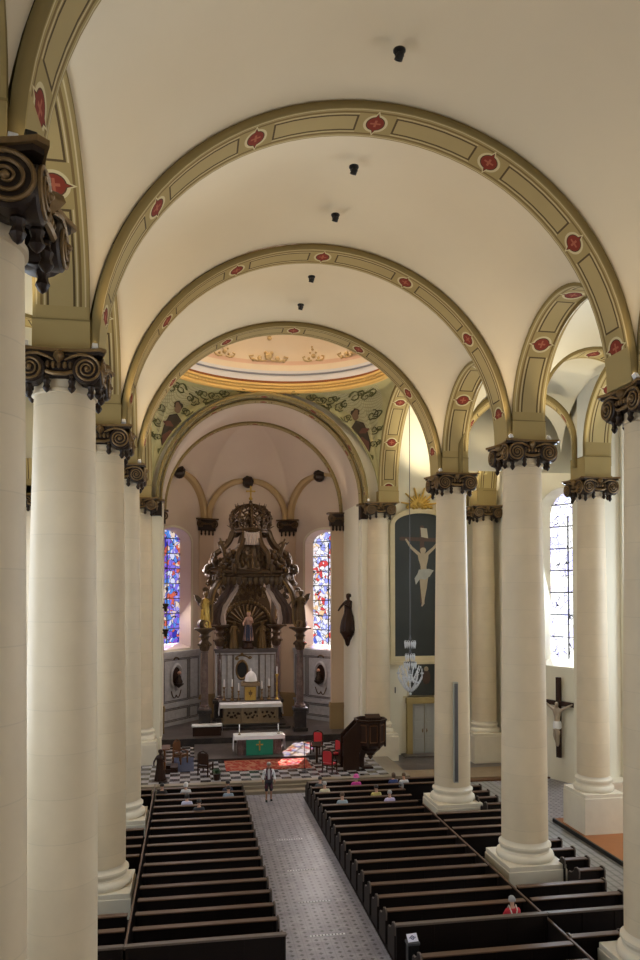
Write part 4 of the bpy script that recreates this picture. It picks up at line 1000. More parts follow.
def cor_ring(m, prof, mi, rx=2.92, ry=2.35, n=72, dip=.0, c=(0, 0)):
    vs = []; fs = []; q = len(prof)
    for k in range(n):
        a = 2*PI*k/n; wv = 1+.035*cos(4*a)
        for dr, z in prof: vs.append((c[0]+(rx+dr)*wv*cos(a), c[1]+(ry+dr)*wv*sin(a), z+dip*cos(2*a)))
    for k in range(n):
        k2 = (k+1) % n
        for i in range(q): fs.append((k*q+i, k2*q+i, k2*q+(i+1) % q, k*q+(i+1) % q))
    m.add(vs, fs, mi, smooth=True)
m = MB(); cor_ring(m, [(-.35, ZE), (.0, ZE-.02), (.10, ZE+.08), (.06, ZE+.18), (.22, ZE+.28), (.26, ZE+.42), (.10, ZE+.52), (-.25, ZE+.5)], 0, dip=.05)
for k in range(28): a = 2*PI*k/28; m.ball((3.02*cos(a), 2.45*sin(a), ZE+.12), .10, 6, 1)
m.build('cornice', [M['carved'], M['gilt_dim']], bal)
def place2d(pts, ang, off=(0, 0)):
    """(radial, z) path turned about the axis of the baldachin; ellipse in plan"""
    return [(off[0]+x*cos(ang), off[1]+x*sin(ang)*.8, z) for x, z in pts]
# lower brackets: from each column's capital sweep up to the cornice; pale edged
for cx, cy in cols:
    ang = math.atan2(cy/.8, cx); rc = sqrt(cx*cx+(cy/.8)**2)
    for w_, mi, da in ((.22, 0, 0), (.10, 1, .06), (.10, 1, -.06)):
        m = MB(); pts = scroll((rc-.1, 7.75), (rc-.9, 8.3), (rc+.35, 9.6), (2.6, 11.0), .30, 1, .28, -1)
        m.tube(place2d(pts, ang+da), w_, 6, 0, flat=.8); m.build('bracket' if mi == 0 else 'bracket_edging', M['carved'] if mi == 0 else M['gilt'], bal)
M['pale_drape'] = plain('pale_rose_silvered_drape', (.50, .40, .37), .6, var=.2)
# draped curtain framing the niche: two S-shaped swags with pale hems
for sg in (-1, 1):
    cr = bez((sg*1.15, 11.0), (sg*.75, 9.9), (sg*2.3, 9.4), (sg*1.9, 7.9), 24)
    m = MB(); hw_ = .5
    for q in range(6):
        o = q*.16; m.tube([(x+sg*o*(.5+.5*i/24), -1.5+.10*(q % 2)+.4*i/24, z) for i, (x, z) in enumerate(cr)], [.12+.03*sin(i*.9+q) for i in range(25)], 6, 1 if q == 0 else 0)
    m.build('curtain', [M['mauve'], M['pale_drape']], bal)
    m = MB(); m.tube([(x-sg*.12, -1.62+.4*q/24, z) for q, (x, z) in enumerate(cr)], [.10+.035*(q % 2) for q in range(25)], 6, 0)
    m.build('curtain_fringe', M['pale_drape'], bal)
# lambrequin under the cornice
m = MB()
for k in range(22):
    a = -PI*.95+PI*.9*k/21; x, y = 2.7*cos(a), 2.2*sin(a); m.lathe([(.18, 0), (.20, -.25), (.16, -.5), (.05, -.62), (.001, -.64)], 8, (x, y, ZE+.02), k % 2, sy=.6); m.ball((x, y, ZE-.7), .06, 6, 1)
m.build('lambrequin', [M['carved'], M['gilt_dim']], bal)
# upper scroll ribs from the cornice to the crown
for k in range(8):
    a = PI/8+2*PI*k/8
    m = MB(); pts = scroll((2.72, 11.75), (3.05, 13.1), (1.75, 12.5), (1.32, 14.1), .34, 1, .20, 1); m.tube(place2d(pts, a), [.17]*len(pts), 6, 0); 
    m.tube(place2d([(x+.16, z+.05) for x, z in pts[20:-16]], a), .06, 5, 1)
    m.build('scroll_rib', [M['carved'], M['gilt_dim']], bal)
    m = MB(); pts = scroll((2.35, 11.7), (2.2, 12.6), (1.4, 12.2), (1.0, 12.9), .22, -1, .24, 1); m.tube(place2d(pts, a+.39), .11, 6, 0); m.build('inner_scroll', M['gilt_dim'], bal)
# pale ribbed shell wings inside the attic
for sg in (-1, 1):
    m = MB()
    for q in range(6): m.tube([(sg*(.55+.12*q), -1.15, 13.35-.34*q), (sg*(.95+.16*q), -1.25, 13.2-.36*q), (sg*(1.12+.16*q), -1.2, 12.95-.38*q)], [.10, .11, .05], 6, 0)
    m.build('shell_wing', M['pale_drape'], bal)
m = MB()
for q in range(7): x = -.48+.16*q; m.tube([(x, -1.05, 14.15), (x*1.06, -1.12, 13.7), (x*.9, -1.05, 13.25)], [.10, .11, .07], 6, 0)
m.build('centre_drape', M['pale_drape'], bal)
m = MB(); m.lathe([(1.95, 11.5), (1.75, 11.9), (1.25, 12.4), (.95, 13.1), (.75, 13.9), (.8, 14.15)], 24, sy=.85, rip=lambda a, z: .09*sin(8*a)); m.build('attic_core', M['carved'], bal)
for sg in (-1, 1):
    m = MB()
    for k in range(9):
        a = -PI/2+sg*(.15+.13*k); x, y, z = 1.9*cos(a), 1.6*sin(a), 11.85+.5*abs(sin(k*1.7)); pts = scroll((0, z), (.1, z+.25), (-.15, z+.4), (.05, z+.65), .13, 1, .12, -1); m.tube([(x*(1-.12*(zz-11.8))+q*sin(-a), y*(1-.12*(zz-11.8))+q*cos(a), zz) for q, zz in pts], .055, 5, k % 2)
    m.build('attic_scrollwork', [M['gilt_dim'], M['carved']], bal)
# urns and putti on the cornice
for x, y in ((-2.45, -1.3), (2.45, -1.3), (-2.6, .9), (2.6, .9)):
    m = MB(); m.lathe([(.18, 0), (.20, .06), (.07, .14), (.07, .22), (.24, .42), (.26, .6), (.14, .72), (.17, .78), (.06, .86), (.10, 1.0), (.06, 1.12), (.001, 1.2)], 16, (x, y, ZE+.5), 0); m.ball((x, y, ZE+1.1), .27, 8, 1, (1, 1, .3)); m.build('urn', [M['carved'], M['gilt_dim']], bal)
for sg in (-1, 1):
    me = figure_mesh(1.5, ((.16, .12, .72), (.24, .18, .86)), ((-.17, .10, .62), (-.2, .2, .5)), .04*sg); o = mesh_obj('putto', me, M['gilt_dim'], bal); o.location = (sg*1.75, -1.75, ZE+1.15); o.rotation_euler = (0, sg*.25, 0)
    m = MB()
    for w in range(14): q = w/13; m.ball((sg*(1.3+.9*q)+.1*sin(w*2.1), -1.75+.1*cos(w*1.7), ZE+.7+.35*sin(w*1.3)+.6*(1-q)), .17+.05*sin(w), 7, w % 2)
    m.build('carved_cluster', [M['carved'], M['gilt_dim']], bal)
# crown: base band, bulging open ribs, scrollwork, ball
m = MB(); cor_ring(m, [(-.1, 14.1), (.08, 14.08), (.16, 14.2), (.06, 14.3), (.12, 14.42), (-.1, 14.42)], 0, 1.22, 1.05); m.build('crown_band', M['carved'], bal)
for k in range(10):
    a = 2*PI*k/10+.31; m = MB(); pts = bez((1.2, 14.4), (1.65, 14.9), (1.45, 15.95), (.12, 16.1), 20); m.tube([(x*cos(a), x*sin(a)*.9, z) for x, z in pts], [.10]*14+[.09, .085, .08, .075, .07, .065, .06], 6, 0)
    for i in (3, 7, 11, 15): x, z = pts[i]; m.ball(((x+.06)*cos(a), (x+.06)*sin(a)*.9, z+.03), .10, 6, 1)
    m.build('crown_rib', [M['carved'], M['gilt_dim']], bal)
m = MB()
for k in range(20):
    a = 2*PI*k/20; pts = scroll((0, 0), (.05, .2), (-.1, .35), (.02, .55), .10, 1, .10, -1)
    m.tube([((1.33-.03*(z/.5))*cos(a+x/1.3), (1.2)*sin(a+x/1.3), 14.5+z*1.1) for x, z in pts], .05, 5, k % 2)
for k in range(12): a = 2*PI*k/12; m.tube([(1.25*cos(a), 1.1*sin(a), 14.42), (1.62*cos(a), 1.4*sin(a), 14.62)], [.06, .02], 5, 0); m.tube([(1.0*cos(a), .9*sin(a), 15.8), (1.08*cos(a), .98*sin(a), 16.12)], [.05, .015], 5, 0)
for lv, (rr_, zz_) in enumerate(((1.42, 14.85), (1.40, 15.2), (1.2, 15.55), (.8, 15.85))):
    m.tube([(rr_*cos(2*PI*k/40)*(1+.03*sin(8*2*PI*k/40)), rr_*.9*sin(2*PI*k/40)*(1+.03*sin(8*2*PI*k/40)), zz_+.12*sin(10*2*PI*k/40)) for k in range(40)], .06, 5, lv % 2, closed=True)
for k in range(16): a = 2*PI*k/16+.1; m.ball((1.36*cos(a), 1.22*sin(a), 14.95+.28*(k % 2)), .15, 7, k % 2)
m.build('crown_scrollwork', [M['carved'], M['gilt_dim']], bal)
m = MB(); m.lathe([(.34, 15.98), (.2, 16.1), (.10, 16.2), (.13, 16.28), (.001, 16.4)], 14); m.build('finial', M['carved'], bal)
m = MB(); m.lathe([(.001, 16.36), (.12, 16.42), (.14, 16.5), (.10, 16.58), (.001, 16.62)], 12); m.box(-.055, .055, -.04, .04, 16.55, 17.3); m.box(-.24, .24, -.04, .04, 16.95, 17.05)
for x, z in ((-.26, 17.0), (.26, 17.0), (0, 17.32)): m.ball((x, 0, z), .075, 6)
m.build('gold_cross', M['gold'], bal)
# lower side scrolls and garland clusters between inner and outer columns
for sg in (-1, 1):
    m = MB()
    for k, (x, y, z, r_) in enumerate(((2.3, -.4, 8.1, .28), (2.6, -.9, 8.6, .24), (2.2, 0, 9.2, .26), (2.9, -1.2, 9.5, .22), (2.55, -.6, 10.2, .25), (2.8, -1.0, 10.7, .22), (2.2, .4, 8.7, .2), (2.35, -.3, 9.8, .2), (2.0, .6, 8.0, .26), (2.1, .5, 10.5, .2), (1.75, -.9, 10.4, .2), (1.6, -1.0, 10.75, .2))):
        m.ball((sg*x, y, z), r_, 8, k % 2); 
        pts = scroll((x, z), (x+.1, z+.3), (x-.2, z+.5), (x+.1, z+.8), .14, 1, .14, -1); m.tube([(sg*a, y-.15, b) for a, b in pts], .06, 5, (k+1) % 2)
    m.build('carved_garland', [M['carved'], M['gilt_dim']], bal)
# angels on the outer columns
statue('angel_statue', 'gilded angel with raised wings on the left front column of the baldachin', (BX-3.13, BY-2.1, BZ+6.84), 2.35, .35, M['gold'], M['gilt'], M['carved'], seed=1, wid=.9)
statue('angel_statue', 'brown gilt angel with raised wings on the right front column of the baldachin', (BX+3.13, BY-2.1, BZ+6.84), 2.45, -.35, M['gilt_dim'], M['gilt_dim'], M['carved'], seed=2, wid=.9)

# ---------------------------------------------------------------- retable wall, niche group, mensa
rt = thing('retable', 'blue grey panelled altar wall with gilt mouldings and an oval niche, under the statue group', 'retable', (BX-.15, 53.2, BZ))
m = MB(); m.box(-2.15, 2.15, 0, .55, 0, 5.0); m.build('panelled_wall', M['panel'], rt)
m = MB(); m.box(-2.25, 2.25, -.12, .6, 5.0, 5.14); m.box(-2.2, 2.2, -.06, .58, 4.86, 5.02); m.build('cornice', M['panel_line'], rt)
m = MB()
for x in (-2.0, -1.75, -1.35, -.95, -.88, .88, .95, 1.35, 1.75, 2.0): m.box(x-.02, x+.02, -.03, .01, 1.7, 4.7, 0)
for z in (1.65, 4.72): m.box(-2.05, 2.05, -.03, .01, z-.025, z+.025, 0)
for a, b in ((-1.9, -1.45), (-1.25, -1.0), (1.0, 1.25), (1.45, 1.9)):
    for e in (0,): m.box(a, b, -.02, .01, 2.0, 4.4, 1)
m.build('gilt_moulding', [M['gilt_dim'], M['panel']], rt)
m = MB(); m.lathe([(.46, .0), (.40, .08), (.34, .0)], 28, sy=1.6); m.xf(Matrix.Translation((-.30, -.04, 3.65)) @ Matrix.Rotation(PI/2, 4, 'X')); m.build('oval_frame', M['gilt'], rt)
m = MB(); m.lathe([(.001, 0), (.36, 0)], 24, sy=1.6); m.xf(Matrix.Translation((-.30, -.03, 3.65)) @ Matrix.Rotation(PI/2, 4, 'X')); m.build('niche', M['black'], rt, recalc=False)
m = MB(); pts = scroll((-.45, 0), (-.3, .3), (.3, .3), (.45, 0), .12, 1, .12, 1); m.tube([(-.3+x, -.06, 4.5+z*.7) for x, z in pts], .05, 5); m.ball((-.3, -.08, 4.75), .12, 8); m.build('crest', M['gilt'], rt)
tb = thing('tabernacle', 'gold tabernacle topped by a small white dome, in the middle of the high altar', 'tabernacle', (BX+.05, 52.1, BZ+1.62))
m = MB(); m.bev(-.42, .42, -.25, .3, 0, 1.05, .03); m.box(-.36, .36, -.28, -.25, .08, .98, 1); m.bev(-.65, .65, -.42, .35, 1.05, 1.28, .04); m.bev(-.55, .55, -.34, .33, 1.28, 1.36, .03); m.build('cabinet', [M['tan'], M['gold']], tb)
m = MB(); m.lathe([(.001, -.01), (.13, -.01), (.13, .02)], 14); m.xf(Matrix.Translation((0, -.30, .55)) @ Matrix.Rotation(PI/2, 4, 'X')); m.tube([(0, -.3, .3), (0, -.3, .8)], .025, 5); m.tube([(-.15, -.3, .62), (.15, -.3, .62)], .025, 5); m.build('door_cross', M['gilt'], tb)
m = MB(); m.lathe([(.42, 0), (.40, .25), (.34, .45), (.20, .62), (.06, .7), (.05, .85), (.001, .92)], 16, (0.05, 0, 1.36), 0, rip=lambda a, z: .05*sin(8*a)); m.build('throne_dome', M['linen'], tb)
ms = thing('high_altar', 'high altar table with carved tan front on a dark step, under the baldachin', 'altar', (BX+.02, 51.2, BZ))
m = MB(); m.bev(-2.6, 2.6, -1.15, 2.1, 0, .16, .02); m.bev(-2.3, 2.3, -.8, 2.1, .16, .30, .02); m.build('step', M['marble_dark'], ms)
m = MB(); m.bev(-1.85, 1.85, -.35, 1.0, .30, 1.42, .03); m.box(-1.95, 1.95, -.40, 1.0, .30, .46)
for x in (-1.75, -.6, .6, 1.75): m.bev(x-.1, x+.1, -.42, -.3, .46, 1.4, .02)
m.build('front', M['tan'], ms)
m = MB()
for k in range(3):
    for q in range(9): x = -1.18+k*1.18+(q-4)*.10; m.ball((x, -.36, .85+.18*sin(q*1.9+k)), .085+.02*sin(q*3), 6, 0)
m.build('carved_relief', M['darkwood'], ms)
m = MB(); m.bev(-2.05, 2.05, -.5, 1.05, 1.42, 1.56, .02); m.bev(-2.15, 2.15, .62, 1.3, 1.56, 1.70, .02); m.build('table_slab', M['marble_grey'], ms)
ac = thing('altar_cloth', 'white cloth with hanging ends spread over the high altar', 'altar cloth', (BX+.02, 51.2, BZ+1.57))
m = MB(); m.box(-2.1, 2.1, -.56, .58, 0, .03)
m.grid(24, 4, lambda u, v: (lerp(-2.1, 2.1, u), -.57-.02*sin(u*40)*v, .02-.22*v), 0)
for sg in (-1, 1): m.grid(16, 6, lambda u, v: (sg*(2.11+.03*sin(u*22)*v+.05*v), lerp(-.57, .58, u), .02-.72*v), 0)
m.build('cloth', M['linen'], ac)
def candlestick(label, x, z, h, mat, candle=.0):
    r = thing('candlestick', label, 'candlestick', (x, 52.0, z), group='candlesticks on the high altar')
    m = MB(); m.lathe([(.16, 0), (.17, .04), (.10, .10), (.05, .16), (.08, .24*h), (.04, .3*h), (.04, .5*h), (.075, .58*h), (.035, .66*h), (.05, .8*h), (.12, .9*h), (.10, .93*h), (.001, .93*h)], 14); m.build('stick', mat, r)
    m = MB(); m.lathe([(.045, 0), (.045, .5), (.01, .52), (.001, .56)], 10, (0, 0, .92*h)); m.build('candle', M['linen'], r)
for k, (dx, h) in enumerate(((-1.75, 1.0), (-1.2, 1.0), (-.75, .7), (.85, .8), (1.35, 1.0))):
    candlestick('small gilt candlestick on the high altar, %s from the left' % ORD[k], BX+dx, BZ+1.7, h, M['gilt'])
candlestick('tallest pale candlestick, at the right end of the high altar', BX+1.9, BZ+1.7, 1.9, M['gold'])
# niche relief and central statue
nc = thing('shell_niche', 'gilt brown carved niche behind the central statue of the high altar', 'niche', (BX-.05, 53.9, BZ+5.15))
m = MB(); n = 26; pts = [(-1.75, 0), (1.75, 0), (1.75, 1.6)]+[(1.75*cos(PI*i/n), 1.6+1.75*sin(PI*i/n)) for i in range(1, n)]+[(-1.75, 1.6)]
m.prism(pts, 0, .2, 0, lambda a, b, h: (a, h, b)); m.build('back', M['gilt_dim'], nc)
m = MB()
for k in range(15): a = PI*k/14; m.tube([(.45*cos(a), -.05, 1.6+.45*sin(a)), (1.5*cos(a), -.12, 1.6+1.5*sin(a))], [.05, .12], 6, k % 2)
for q in range(26): a = PI*q/25; m.ball((1.72*cos(a), -.1, 1.6+1.72*sin(a)), .14, 6, 1)
for sg in (-1, 1):
    for z in (.1, .4, .7, 1.0, 1.3): m.ball((sg*(1.55+.1*sin(z*9)), -.1, z), .16, 7, 1)
m.build('shell_flutes', [M['gilt_dim'], M['gilt']], nc)
m = MB(); m.prism([(-1.8, 1.4), (1.8, 1.4), (1.65, 3.2), (1.15, 4.5), (.95, 5.0), (-.95, 5.0), (-1.15, 4.5), (-1.65, 3.2)], .02, .22, 0, lambda a, b, h: (a, h, b))
for k in range(22):
    x = ((k*37) % 22)/22*2.6-1.3; z = 3.45+((k*13) % 22)/22*1.5; x *= 1-.22*(z-3.4); pts = scroll((x, z), (x+.1, z+.2), (x-.15, z+.3), (x+.08, z+.5), .12, 1, .12, -1); m.tube([(a, -.02, b) for a, b in pts], .06, 5, k % 2)
m.build('carved_back', [M['gilt_dim'], M['gilt']], nc)
for sg, lb in ((-1, 'left'), (1, 'right')):
    statue('relief_figure', 'gilded robed figure standing %s of the central statue in the niche' % lb, (BX-.05+sg*1.0, 53.45, BZ+5.15), 1.95, -sg*.3, M['gilt'], M['gilt'], seed=3+sg)
m = thing('pedestal', 'dark carved pedestal beneath the central statue in the niche', 'pedestal', (BX-.02, 53.35, BZ+5.14))
q = MB(); q.lathe([(.42, 0), (.45, .1), (.34, .2), (.30, .4), (.40, .5), (.42, .56), (.001, .56)], 16); q.build('base', M['darkwood'], m)
M['robe_blue'] = plain('dark_blue_robe', (.025, .03, .06), .6); M['robe_rose'] = plain('pale_rose_robe', (.44, .27, .20), .6)
s = statue('central_statue', 'standing statue in rose and dark blue robes at the centre of the niche', (BX-.02, 53.35, BZ+5.7), 2.05, 0, M['robe_rose'], M['skin'], seed=5)
m = MB(); m.lathe([(.33, 0), (.32, .4), (.27, .9), (.22, 1.15)], 20, (0.03, 0.03, .0), a0=PI*.9, a1=PI*2.1, rip=lambda a, z: .1*sin(8*a)); m.build('mantle', M['robe_blue'], s)
m = MB(); m.lathe([(.10, 0), (.13, .1), (.09, .12)], 10, (.06, .02, 2.0), rip=lambda a, z: .12*sin(5*a)); m.build('crown', M['gold'], s)
# table with white cloth (credence) left of the high altar
r = thing('side_table', 'low dark table under a white cloth, left of the high altar', 'table', (1.05, 48.6, BZ))
m = MB(); m.bev(-.92, .92, -.28, .28, .62, .68, .01); m.box(-.86, .86, -.22, .22, .0, .62); m.build('frame', M['darkwood'], r)
for x in (-.85, .85):
    for y in (-.22, .22): q = MB(); q.bev(x-.04, x+.04, y-.04, y+.04, 0, .62, .01); q.build('leg', M['darkwood'], r)
m = MB(); m.box(-.96, .96, -.32, .32, .68, .70)
m.grid(20, 2, lambda u, v: (lerp(-.96, .96, u), -.325-.01*sin(u*50)*v, .70-.10*v))
for sg in (-1, 1): m.grid(8, 4, lambda u, v: (sg*(.965+.02*v), lerp(-.32, .32, u), .70-.5*v))
m.build('cloth', M['linen'], r)
# people's altar with green frontal
r = thing('altar_table', 'freestanding altar table with a green frontal and white cloth on the checkered floor', 'altar', (3.98, 44.2, ZP))
m = MB(); m.bev(-1.28, 1.28, -.38, .38, .12, 1.16, .02)
for x in (-1.1, -.95, .95, 1.1): m.bev(x-.05, x+.05, -.42, -.36, .2, 1.1, .01)
m.build('body', M['marble'], r)
m = MB(); m.bev(-1.42, 1.42, -.48, .48, 1.16, 1.24, .01); m.build('slab', M['marble'], r)
m = MB(); m.box(-.78, .78, -.50, -.485, .16, 1.22)
for k in range(26): x = -.76+.0608*k; m.tube([(x, -.495, .17), (x, -.495, .06)], .012, 4)
fr = m.build('green_frontal', M['green'], r)
m = MB(); m.box(-.035, .035, -.515, -.50, .42, .98); m.box(-.2, .2, -.515, -.50, .72, .79); m.lathe([(.12, -.004), (.16, -.004), (.16, .004), (.12, .004)], 20); 
m.build('cross_emblem', M['gold'], fr)
tc = thing('altar_cloth', 'white cloth over the freestanding altar, hanging at both ends', 'altar cloth', (3.98, 44.2, ZP+1.245))
m = MB(); m.box(-1.48, 1.48, -.52, .52, 0, .02); m.grid(24, 2, lambda u, v: (lerp(-1.48, 1.48, u), -.525-.012*sin(u*46)*v, .015-.20*v))
for sg in (-1, 1): m.grid(10, 6, lambda u, v: (sg*(1.485+.03*v+.015*sin(u*24)*v), lerp(-.52, .52, u), .015-.85*v))
m.build('cloth', M['linen'], tc)
for sg, lb in ((-1, 'left'), (1, 'right')):
    r = thing('altar_candle', 'slim white candle at the %s end of the freestanding altar' % lb, 'candle', (3.98+sg*1.15, 44.2, ZP+1.265)); m = MB(); m.lathe([(.09, 0), (.09, .02), (.03, .05), (.03, .12), (.05, .14), (.05, .15)], 12); m.build('holder', M['gilt'], r)
    m = MB(); m.lathe([(.032, 0), (.032, .45), (.008, .47), (.001, .5)], 10, (0, 0, .14)); m.build('wax', M['linen'], r)
# ornate rug
m = MB(); m.bev(1.9, 6.6, 40.7, 43.15, ZP+.001, ZP+.022, .008); tag(m.build('rug', M['rug']), 'red patterned rug lying before the freestanding altar', 'rug', kind='thing')
# ---------------------------------------------------------------- pulpit with stair
r = thing('pulpit', 'dark wooden pulpit with a sloping stair in front of the pier on the right', 'pulpit', (9.75, 40.2, ZP))
def oct_(rx, z, n=8, ph=PI/8): return [(rx*cos(2*PI*k/n+ph), rx*sin(2*PI*k/n+ph)) for k in range(n)]
m = MB(); m.lathe([(.001, .95), (.62, 1.15), (.80, 1.32), (.80, 2.55), (.90, 2.6), (.94, 2.7), (.80, 2.7), (.78, 1.4), (.001, 1.4)], 8, a0=PI/8, a1=2*PI+PI/8, smooth=False)
for k in range(8):
    a = 2*PI*k/8+PI/8; m.tube([(.81*cos(a), .81*sin(a), 1.2), (.81*cos(a), .81*sin(a), 2.6)], .06, 6)
m.build('tub', M['darkwood'], r)
m = MB()
for k in range(8):
    a = 2*PI*k/8+PI/4; d_ = .75; w_ = .2
    for z0, z1 in ((1.5, 2.4),):
        c, s_ = cos(a), sin(a); pts = [(d_*c-w_*s_*q, d_*s_+w_*c*q, z) for q, z in ((-1, z0), (1, z0), (1, z1), (-1, z1))]
        for i in range(4): m.tube([pts[i], pts[(i+1) % 4]], .03, 4)
m.build('panel_moulding', M['brownwood'], r)
m = MB(); m.lathe([(.62, 1.16), (.50, 1.0), (.30, .85), (.22, .72), (.12, .66), (.15, .6), (.06, .5), (.001, .45)], 8, a0=PI/8, a1=2*PI+PI/8, smooth=False); m.build('pendant', M['darkwood'], r)
m = MB(); m.bev(-.34, .34, -.05, .06, .0, .04, .01); m.xf(Matrix.Translation((0, -.55, 2.88)) @ Matrix.Rotation(.4, 4, 'X') @ Matrix.Diagonal((1.2, 4, 1, 1))); m.tube([(0, -.5, 2.6), (0, -.55, 2.88)], .05, 6); m.build('book_rest', M['darkwood'], r)
m = MB(); n = 8
for k in range(n): m.box(-1.5, -.62, 2.2-.26*(k+1)-.03, 2.2-.26*k, 0 if k < 4 else .16*(k-3), .165*(k+1))
m.build('stair', M['darkwood'], r)
for sg in (-1, 1):
    m = MB(); m.prism([(-1.6, 0), (-1.6, 1.75), (-1.35, 2.0), (-.78, 2.55), (-.55, 2.55), (-.55, 1.3), (-.72, .9), (-.72, 0)], sg*.40-.03, sg*.40+.03, 0, lambda a, b, h: (a, h, b)); m.tube([(-1.6, sg*.40, 1.75), (-1.35, sg*.40, 2.02), (-.78, sg*.40, 2.58), (-.55, sg*.40, 2.58)], .055, 6); m.build('balustrade', M['darkwood'], r)
m = MB(); m.bev(-.5, .1, -.3, .3, 0, .12, .03); m.tube([(-.55, 0, .1), (-.5, 0, .6), (-.3, 0, 1.15)], [.22, .16, .2], 8); m.build('support', M['darkwood'], r)

# ---------------------------------------------------------------- chairs on the sanctuary floor
def armchair(label, loc, rz, mat, wood_=None):
    w_ = wood_ or M['darkwood']; r = thing('armchair', label, 'chair', loc, rz)
    for x in (-.29, .29):
        for y, h in ((-.27, .62), (.27, 1.1)): m = MB(); m.bev(x-.03, x+.03, y-.03, y+.03, 0, h, .008); m.build('leg', w_, r)
    m = MB(); m.bev(-.30, .30, -.30, .28, .38, .44, .01); m.build('seat_frame', w_, r)
    m = MB(); m.bev(-.28, .28, -.28, .25, .44, .53, .035); m.build('seat_cushion', mat, r)
    m = MB(); m.bev(-.26, .26, .235, .30, .58, 1.18, .03); m.build('backrest', mat, r)
    for x in (-.29, .29): m = MB(); m.tube([(x, .27, .72), (x, 0, .70), (x, -.27, .66), (x, -.33, .62)], .035, 6); m.build('armrest', w_, r)
    m = MB(); m.tube([(-.29, .27, 1.1), (-.2, .27, 1.2), (0, .27, 1.28), (.2, .27, 1.2), (.29, .27, 1.1)], .04, 6); m.build('crest_rail', w_, r); return r
armchair('red upholstered armchair beside the pulpit stair, nearer the camera', (7.35, 39.55, ZP), 2.5, M['redcloth'])
armchair('red upholstered armchair farther from the camera, close to the black step', (7.35, 43.75, ZP+.124), -.5, M['redcloth'])
armchair('red upholstered armchair half hidden between the other red armchair and the pulpit stair', (8.05, 41.9, ZP), -1.2, M['redcloth'])
armchair('dark wooden armchair left of the red rug', (.80, 40.2, ZP), 2.6, M['darkwood'])
armchair('brown armchair beside the blue grey carpet on the left of the sanctuary', (-.55, 43.0, ZP+.022), .9, M['brownwood'], M['brownwood'])
r = thing('kneeler', 'brown wooden kneeling desk against the left pier', 'kneeler', (-1.35, 41.4, ZP), PI/2)
m = MB(); m.bev(-.55, .55, -.05, .05, 0, 1.25, .02); m.bev(-.6, .6, -.28, .16, 1.22, 1.28, .015); m.build('desk', M['brownwood'], r); m = MB(); m.bev(-.52, .52, -.7, -.3, .15, .28, .03); m.box(-.5, -.44, -.7, -.0, 0, .16); m.box(.44, .5, -.7, 0, 0, .16); m.build('kneeling_board', M['darkwood'], r)
m = MB(); m.bev(-1.0, .2, 41.0, 44.4, ZP+.001, ZP+.02, .006); tag(m.build('carpet', M['blue_carpet']), 'blue grey carpet on the left of the checkered floor', 'carpet', kind='thing')
r = thing('potted_plant', 'green potted plant on the checkered floor beside the dark armchair', 'plant', (1.35, 38.95, ZP))
m = MB(); m.lathe([(.001, 0), (.15, 0), (.2, .3), (.22, .32), (.18, .32), (.001, .3)], 16); m.build('pot', M['darkwood'], r)
m = MB()
for k in range(34):
    a = k*2.4; el = .4+.9*((k*37) % 10)/10; L_ = .28+.15*((k*13) % 7)/7; d_ = Vector((cos(a)*cos(el), sin(a)*cos(el), sin(el))); p = Vector((0, 0, .32)); s_ = Vector((-sin(a), cos(a), 0))*.06
    m.add([p, p+d_*L_*.5+s_, p+d_*L_+Vector((0, 0, -.06)), p+d_*L_*.5-s_, p+d_*L_*.5+Vector((0, 0, .02))], [(0, 1, 4), (1, 2, 4), (2, 3, 4), (3, 0, 4)])
m.build('foliage', M['leaf'], r)
r = thing('microphone_stand', 'thin black microphone stand between the rug and the red armchairs', 'microphone stand', (6.1, 40.3, ZP))
m = MB(); m.lathe([(.001, 0), (.17, 0), (.17, .03), (.02, .05)], 16); m.build('base', M['black'], r); m = MB(); m.tube([(0, 0, .04), (0, 0, 1.45)], .018, 6); m.tube([(0, 0, 1.45), (-.12, -.06, 1.6)], .012, 6); m.build('pole', M['black'], r); m = MB(); m.ball((-.13, -.065, 1.62), .035, 8); m.build('microphone', M['iron'], r)
r = thing('lectern', 'slim dark lectern stand on the checkered floor, right of the red rug', 'lectern', (7.0, 41.6, ZP))
m = MB(); m.bev(-.2, .2, -.16, .16, 0, .06, .01); m.bev(-.06, .06, -.05, .05, .06, 1.05, .01); m.build('post', M['darkwood'], r); m = MB(); m.bev(-.28, .28, -.2, .2, -.02, .02, .01); o = m.build('book_rest', M['darkwood'], r, loc=(0, 0, 1.1)); o.rotation_euler = (.5, 0, 0)
# dark statue on the left, seen as a silhouette
statue('carved_statue', 'dark wooden statue of a robed figure standing at the foot of the left pier', (-1.55, 39.3, ZP), 1.6, 0, M['darkwood'], M['darkwood'], seed=8)
q = MB(); q.bev(-1.95, -1.15, 39.0, 39.6, ZP, ZP+.02, .005); tag(q.build('statue_slab', M['darkwood']), 'thin dark slab under the wooden statue at the left pier', 'slab', kind='thing')
